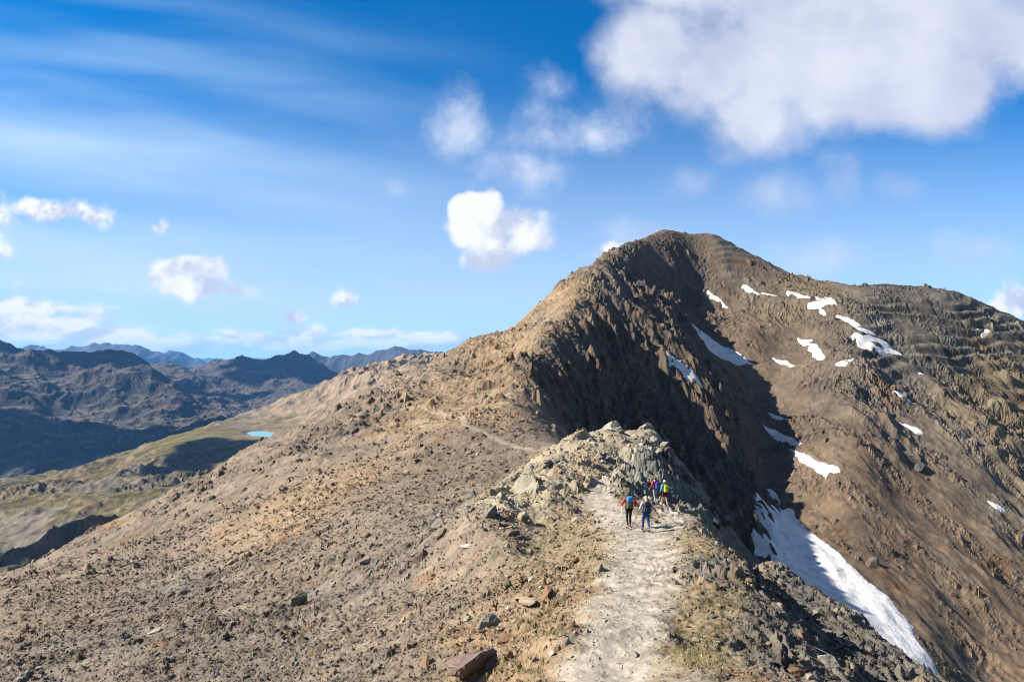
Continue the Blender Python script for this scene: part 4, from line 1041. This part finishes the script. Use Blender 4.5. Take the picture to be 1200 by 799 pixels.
# ------------------------------------------------------------------ sky with clouds
W = bpy.data.worlds.new('World'); W.cycles.sampling_method = 'MANUAL'; W.cycles.sample_map_resolution = 512; S.world = W; W.use_nodes = True; nt = W.node_tree; nt.nodes.clear(); b = NB(nt)
out = b.n('ShaderNodeOutputWorld'); bg = b.n('ShaderNodeBackground'); sky = b.n('ShaderNodeTexSky', sky_type='NISHITA')
sky.sun_disc = False; sky.sun_elevation = SUN_EL; sky.sun_rotation = SUN_AZ; sky.altitude = 2700; sky.air_density = 1.0; sky.dust_density = .35; sky.ozone_density = 3.0
tc = b.n('ShaderNodeTexCoord'); sp = b.n('ShaderNodeSeparateXYZ'); b.put(sp.inputs[0], tc.outputs['Generated'])
dx, dy, dzz = sp.outputs
yy = b.m('MAXIMUM', dy, .08)
u = b.m('DIVIDE', dx, yy); v = b.m('DIVIDE', dzz, yy)
uvc = b.n('ShaderNodeCombineXYZ'); b.put(uvc.inputs[0], u); b.put(uvc.inputs[1], v)
uv = uvc.outputs[0]
front = b.ss(dy, .1, .3)
n_w = b.n('ShaderNodeTexNoise'); b.put(n_w.inputs['Vector'], uv); n_w.inputs['Scale'].default_value = 9; n_w.inputs['Detail'].default_value = 5
wv = b.vm('SCALE', b.vm('SUBTRACT', n_w.outputs['Color'], (.5, .5, .5)), None, .055)
uvw = b.vm('ADD', uv, wv)
sw = b.n('ShaderNodeSeparateXYZ'); b.put(sw.inputs[0], uvw); u2, v2 = sw.outputs[0], sw.outputs[1]
def blob(px, py, rx, ry, rot=0.0, uu=None, vv=None):
    uu = uu or u2; vv = vv or v2
    cu_, cv_ = U_(px), V_(py); rx /= FPX; ry /= FPX; c, s = math.cos(rot), math.sin(rot)
    a = b.m('SUBTRACT', uu, cu_); e = b.m('SUBTRACT', vv, cv_)
    if rot:
        a, e = b.m('MULTIPLY_ADD', a, c, b.m('MULTIPLY', e, s)), b.m('MULTIPLY_ADD', e, c, b.m('MULTIPLY', a, -s))
    a = b.m('DIVIDE', a, rx); e = b.m('DIVIDE', e, ry)
    r = b.m('SQRT', b.m('ADD', b.m('MULTIPLY', a, a), b.m('MULTIPLY', e, e)))
    return b.m('SUBTRACT', 1.0, r)
def union(lst):
    x = lst[0]
    for y_ in lst[1:]: x = b.m('SMOOTH_MAX', x, y_, .12)
    return x
def nz(scale, rough, seed, off, aniso=1.0, det=7):
    pos = b.vm('ADD', b.vm('MULTIPLY', uv, (1.0, aniso, 1.0)), (seed, seed, 0))
    n = b.noise(pos, scale, det, rough); nl = b.noise(b.vm('ADD', pos, (off[0], off[1], 0)), scale, 4, rough)
    return n, b.m('SUBTRACT', n, nl)
def layer(blobs, noise, namp, lo, hi, soft=None):
    """soft=(px,py,r,extra): the edge grows softer away from the sunlit upper left of the cloud"""
    f = union([blob(*q) for q in blobs]); n, lit = noise
    dens = b.m('MULTIPLY_ADD', b.m('SUBTRACT', n, .5), namp, f)
    if soft:
        px, py, r, ex = soft
        t = b.m('ADD', b.m('MULTIPLY', b.m('SUBTRACT', u, U_(px)), .75 * FPX / r), b.m('MULTIPLY', b.m('SUBTRACT', v, V_(py)), -.65 * FPX / r))
        hi = b.m('MULTIPLY_ADD', b.ss(t, -.5, 1.2), ex, hi); lit = b.m('MULTIPLY_ADD', t, -.10, lit)
    return b.ss(dens, lo, hi), lit, dens
NA = nz(3.8, .56, 0.0, (-.05, .05)); NBn = nz(5.5, .60, 3.4, (-.04, .04)); NC_ = nz(9.0, .57, 12.6, (-.022, .03)); NE = nz(14.0, .62, 17.0, (-.02, .025), 2.2)
A = layer([(765, 55, 100, 85), (850, 75, 190, 110), (960, 45, 240, 115), (1080, 30, 260, 115), (1190, 50, 190, 95), (1000, 100, 190, 75), (880, 130, 100, 85), (1090, 105, 160, 65), (820, -30, 190, 70), (960, -20, 300, 80)], NA, 1.6, .02, .60)
B = layer([(540, 135, 55, 60, .6), (640, 150, 90, 66), (620, 195, 75, 46), (700, 155, 75, 40), (650, 110, 45, 36)], NBn, 2.6, .05, 1.2)
B2 = layer([(905, 232, 95, 42), (985, 203, 42, 36), (970, 300, 120, 46), (1050, 215, 50, 24), (1150, 290, 90, 30), (760, 280, 100, 34), (460, 220, 30, 20), (820, 215, 60, 28)], NBn, 2.3, .05, 1.25)
C1 = layer([(566, 262, 46, 38), (606, 275, 52, 42), (582, 302, 40, 34), (548, 247, 28, 22), (634, 280, 28, 22)], NC_, 1.35, .05, .30, (590, 280, 55, .55))
C2_ = layer([(232, 328, 70, 29), (208, 322, 42, 24), (245, 313, 40, 22), (280, 338, 34, 16)], NC_, 1.5, .05, .34, (235, 325, 50, .45))
C3 = layer([(78, 250, 66, 19), (45, 247, 34, 14), (110, 253, 34, 16), (190, 266, 11, 18), (-14, 268, 44, 42), (-10, 300, 28, 36)], nz(15.0, .62, 5.2, (-.015, .02)), 2.3, .08, .75)
C4 = layer([(403, 350, 22, 17), (341, 365, 18, 13), (352, 385, 40, 15), (1195, 352, 38, 30), (1180, 358, 30, 18), (715, 297, 46, 16)], nz(15.0, .62, 9.1, (-.015, .02)), 2.0, .06, .7)
E = layer([(30, 380, 150, 30), (120, 393, 130, 20), (-60, 370, 130, 36), (30, 363, 80, 16), (210, 402, 110, 10), (420, 404, 220, 10), (310, 396, 110, 9), (470, 392, 110, 8), (70, 392, 180, 18)], NE, 1.7, -.05, .6)
# cirrus veil, streaks falling gently to the right
ca, sa = math.cos(-.14), math.sin(-.14)
su = b.m('MULTIPLY_ADD', u, ca, b.m('MULTIPLY', v, -sa)); sv_ = b.m('MULTIPLY_ADD', v, ca, b.m('MULTIPLY', u, sa))
sv_ = b.m('MULTIPLY_ADD', v, ca, b.m('MULTIPLY', u, -sa))
cc_ = b.n('ShaderNodeCombineXYZ'); b.put(cc_.inputs[0], b.m('MULTIPLY', su, .9)); b.put(cc_.inputs[1], b.m('MULTIPLY', sv_, 6.5))
cn = b.noise(cc_.outputs[0], 1.7, 3, .45, .15)
cir = b.ss(cn, .30, .78)
reg = b.m('MULTIPLY', b.ss(u, .12, -.6), b.m('MULTIPLY', b.ss(v, .75, .30), b.ss(v, -.02, .12)))
band = b.ss(blob(120, 185, 620, 60, -.11, u, v), 0.0, .9)
cir = b.m('MULTIPLY', b.m('ADD', b.m('MULTIPLY', cir, reg), b.m('MULTIPLY', band, .45)), .66, clamp=True)
# colours
skyc = b.vm('MULTIPLY', sky.outputs[0], SKY_K)
hs = b.n('ShaderNodeHueSaturation'); hs.inputs['Saturation'].default_value = SKY_SAT; hs.inputs['Hue'].default_value = SKY_HUE; b.put(hs.inputs['Color'], skyc)
c = hs.outputs[0]
K = CLOUD_K
c = b.mix(cir, c, (.52 * K, .74 * K, .97 * K, 1))
low = b.ss(v, .44, -.02); c = b.mix(b.m('MULTIPLY', low, .72), c, (.74 * K, .85 * K, .97 * K, 1))
def over(c, lay, op, dark, light, gain, bias):
    al, lit, dens = lay
    s = b.m('MULTIPLY_ADD', lit, gain, bias, clamp=True)
    s = b.ss(s, 0, 1)
    col = b.mix(s, tuple(x * K for x in dark) + (1,), tuple(x * K for x in light) + (1,))
    return b.mix(b.m('MULTIPLY', b.m('MULTIPLY', al, op), front), c, col)
c = over(c, E, .95, (.60, .68, .82), (.98, .98, 1.0), 4.0, .60)
c = over(c, B2, .5, (.50, .58, .80), (.78, .82, .94), 2.5, .5)
c = over(c, B, .82, (.52, .60, .82), (.82, .87, .97), 2.5, .55)
c = over(c, A, .93, (.48, .52, .69), (.82, .85, .94), 1.5, .55)
for L_ in (C4, C3, C2_, C1): c = over(c, L_, .97, (.56, .62, .77), (.97, .97, .98), 5.0, .60)
# unseen broken bright cloud overhead and behind the viewer, added for whiter fill light
bk = b.m('MULTIPLY', b.m('MAXIMUM', b.ss(dy, .15, -.25), b.ss(v, .72, 1.1)), b.ss(dzz, .0, .12))
bn = b.noise(tc.outputs['Generated'], 2.6, 4, .55)
c = b.mix(b.m('MULTIPLY', bk, b.ss(bn, .44, .64)), c, (.50 * K, .51 * K, .54 * K, 1))
b.put(bg.inputs[0], c); bg.inputs[1].default_value = SKY_S
b.put(out.inputs[0], bg.outputs[0])

# ------------------------------------------------------------------ sun, camera, view
sl = bpy.data.lights.new('sun', 'SUN'); sl.energy = SUN_E; sl.angle = math.radians(.53); sl.color = (1.0, .93, .82)
so = bpy.data.objects.new('sun', sl); COL.objects.link(so)
so.rotation_euler = (-SUN_DIR).to_track_quat('-Z', 'Y').to_euler(); so.location = (-50, -20, 60)
cd = bpy.data.cameras.new('camera'); cam = bpy.data.objects.new('camera', cd); COL.objects.link(cam); S.camera = cam
cam.location = (0, 0, 0); cam.rotation_euler = (math.pi / 2, 0, 0)
cd.sensor_width = 36; cd.lens = 24; cd.shift_y = (HY - 399.5) / 1200; cd.clip_start = .05; cd.clip_end = 120000
vs_ = S.view_settings; S.display_settings.display_device = 'sRGB'
vs_.view_transform = 'Standard'; vs_.look = 'None'; vs_.gamma = 1; vs_.use_curve_mapping = False; vs_.exposure = EXPO
S.cycles.use_denoising = DENOISE; S.cycles.pixel_filter_type = 'BLACKMAN_HARRIS'; S.cycles.filter_width = 1.15
try: S.cycles.denoiser = 'OPENIMAGEDENOISE'
except Exception: pass
S.cycles.max_bounces = 5; S.cycles.diffuse_bounces = 3; S.cycles.volume_bounces = 0; S.cycles.glossy_bounces = 2
S.cycles.use_adaptive_sampling = True; S.cycles.adaptive_threshold = .008
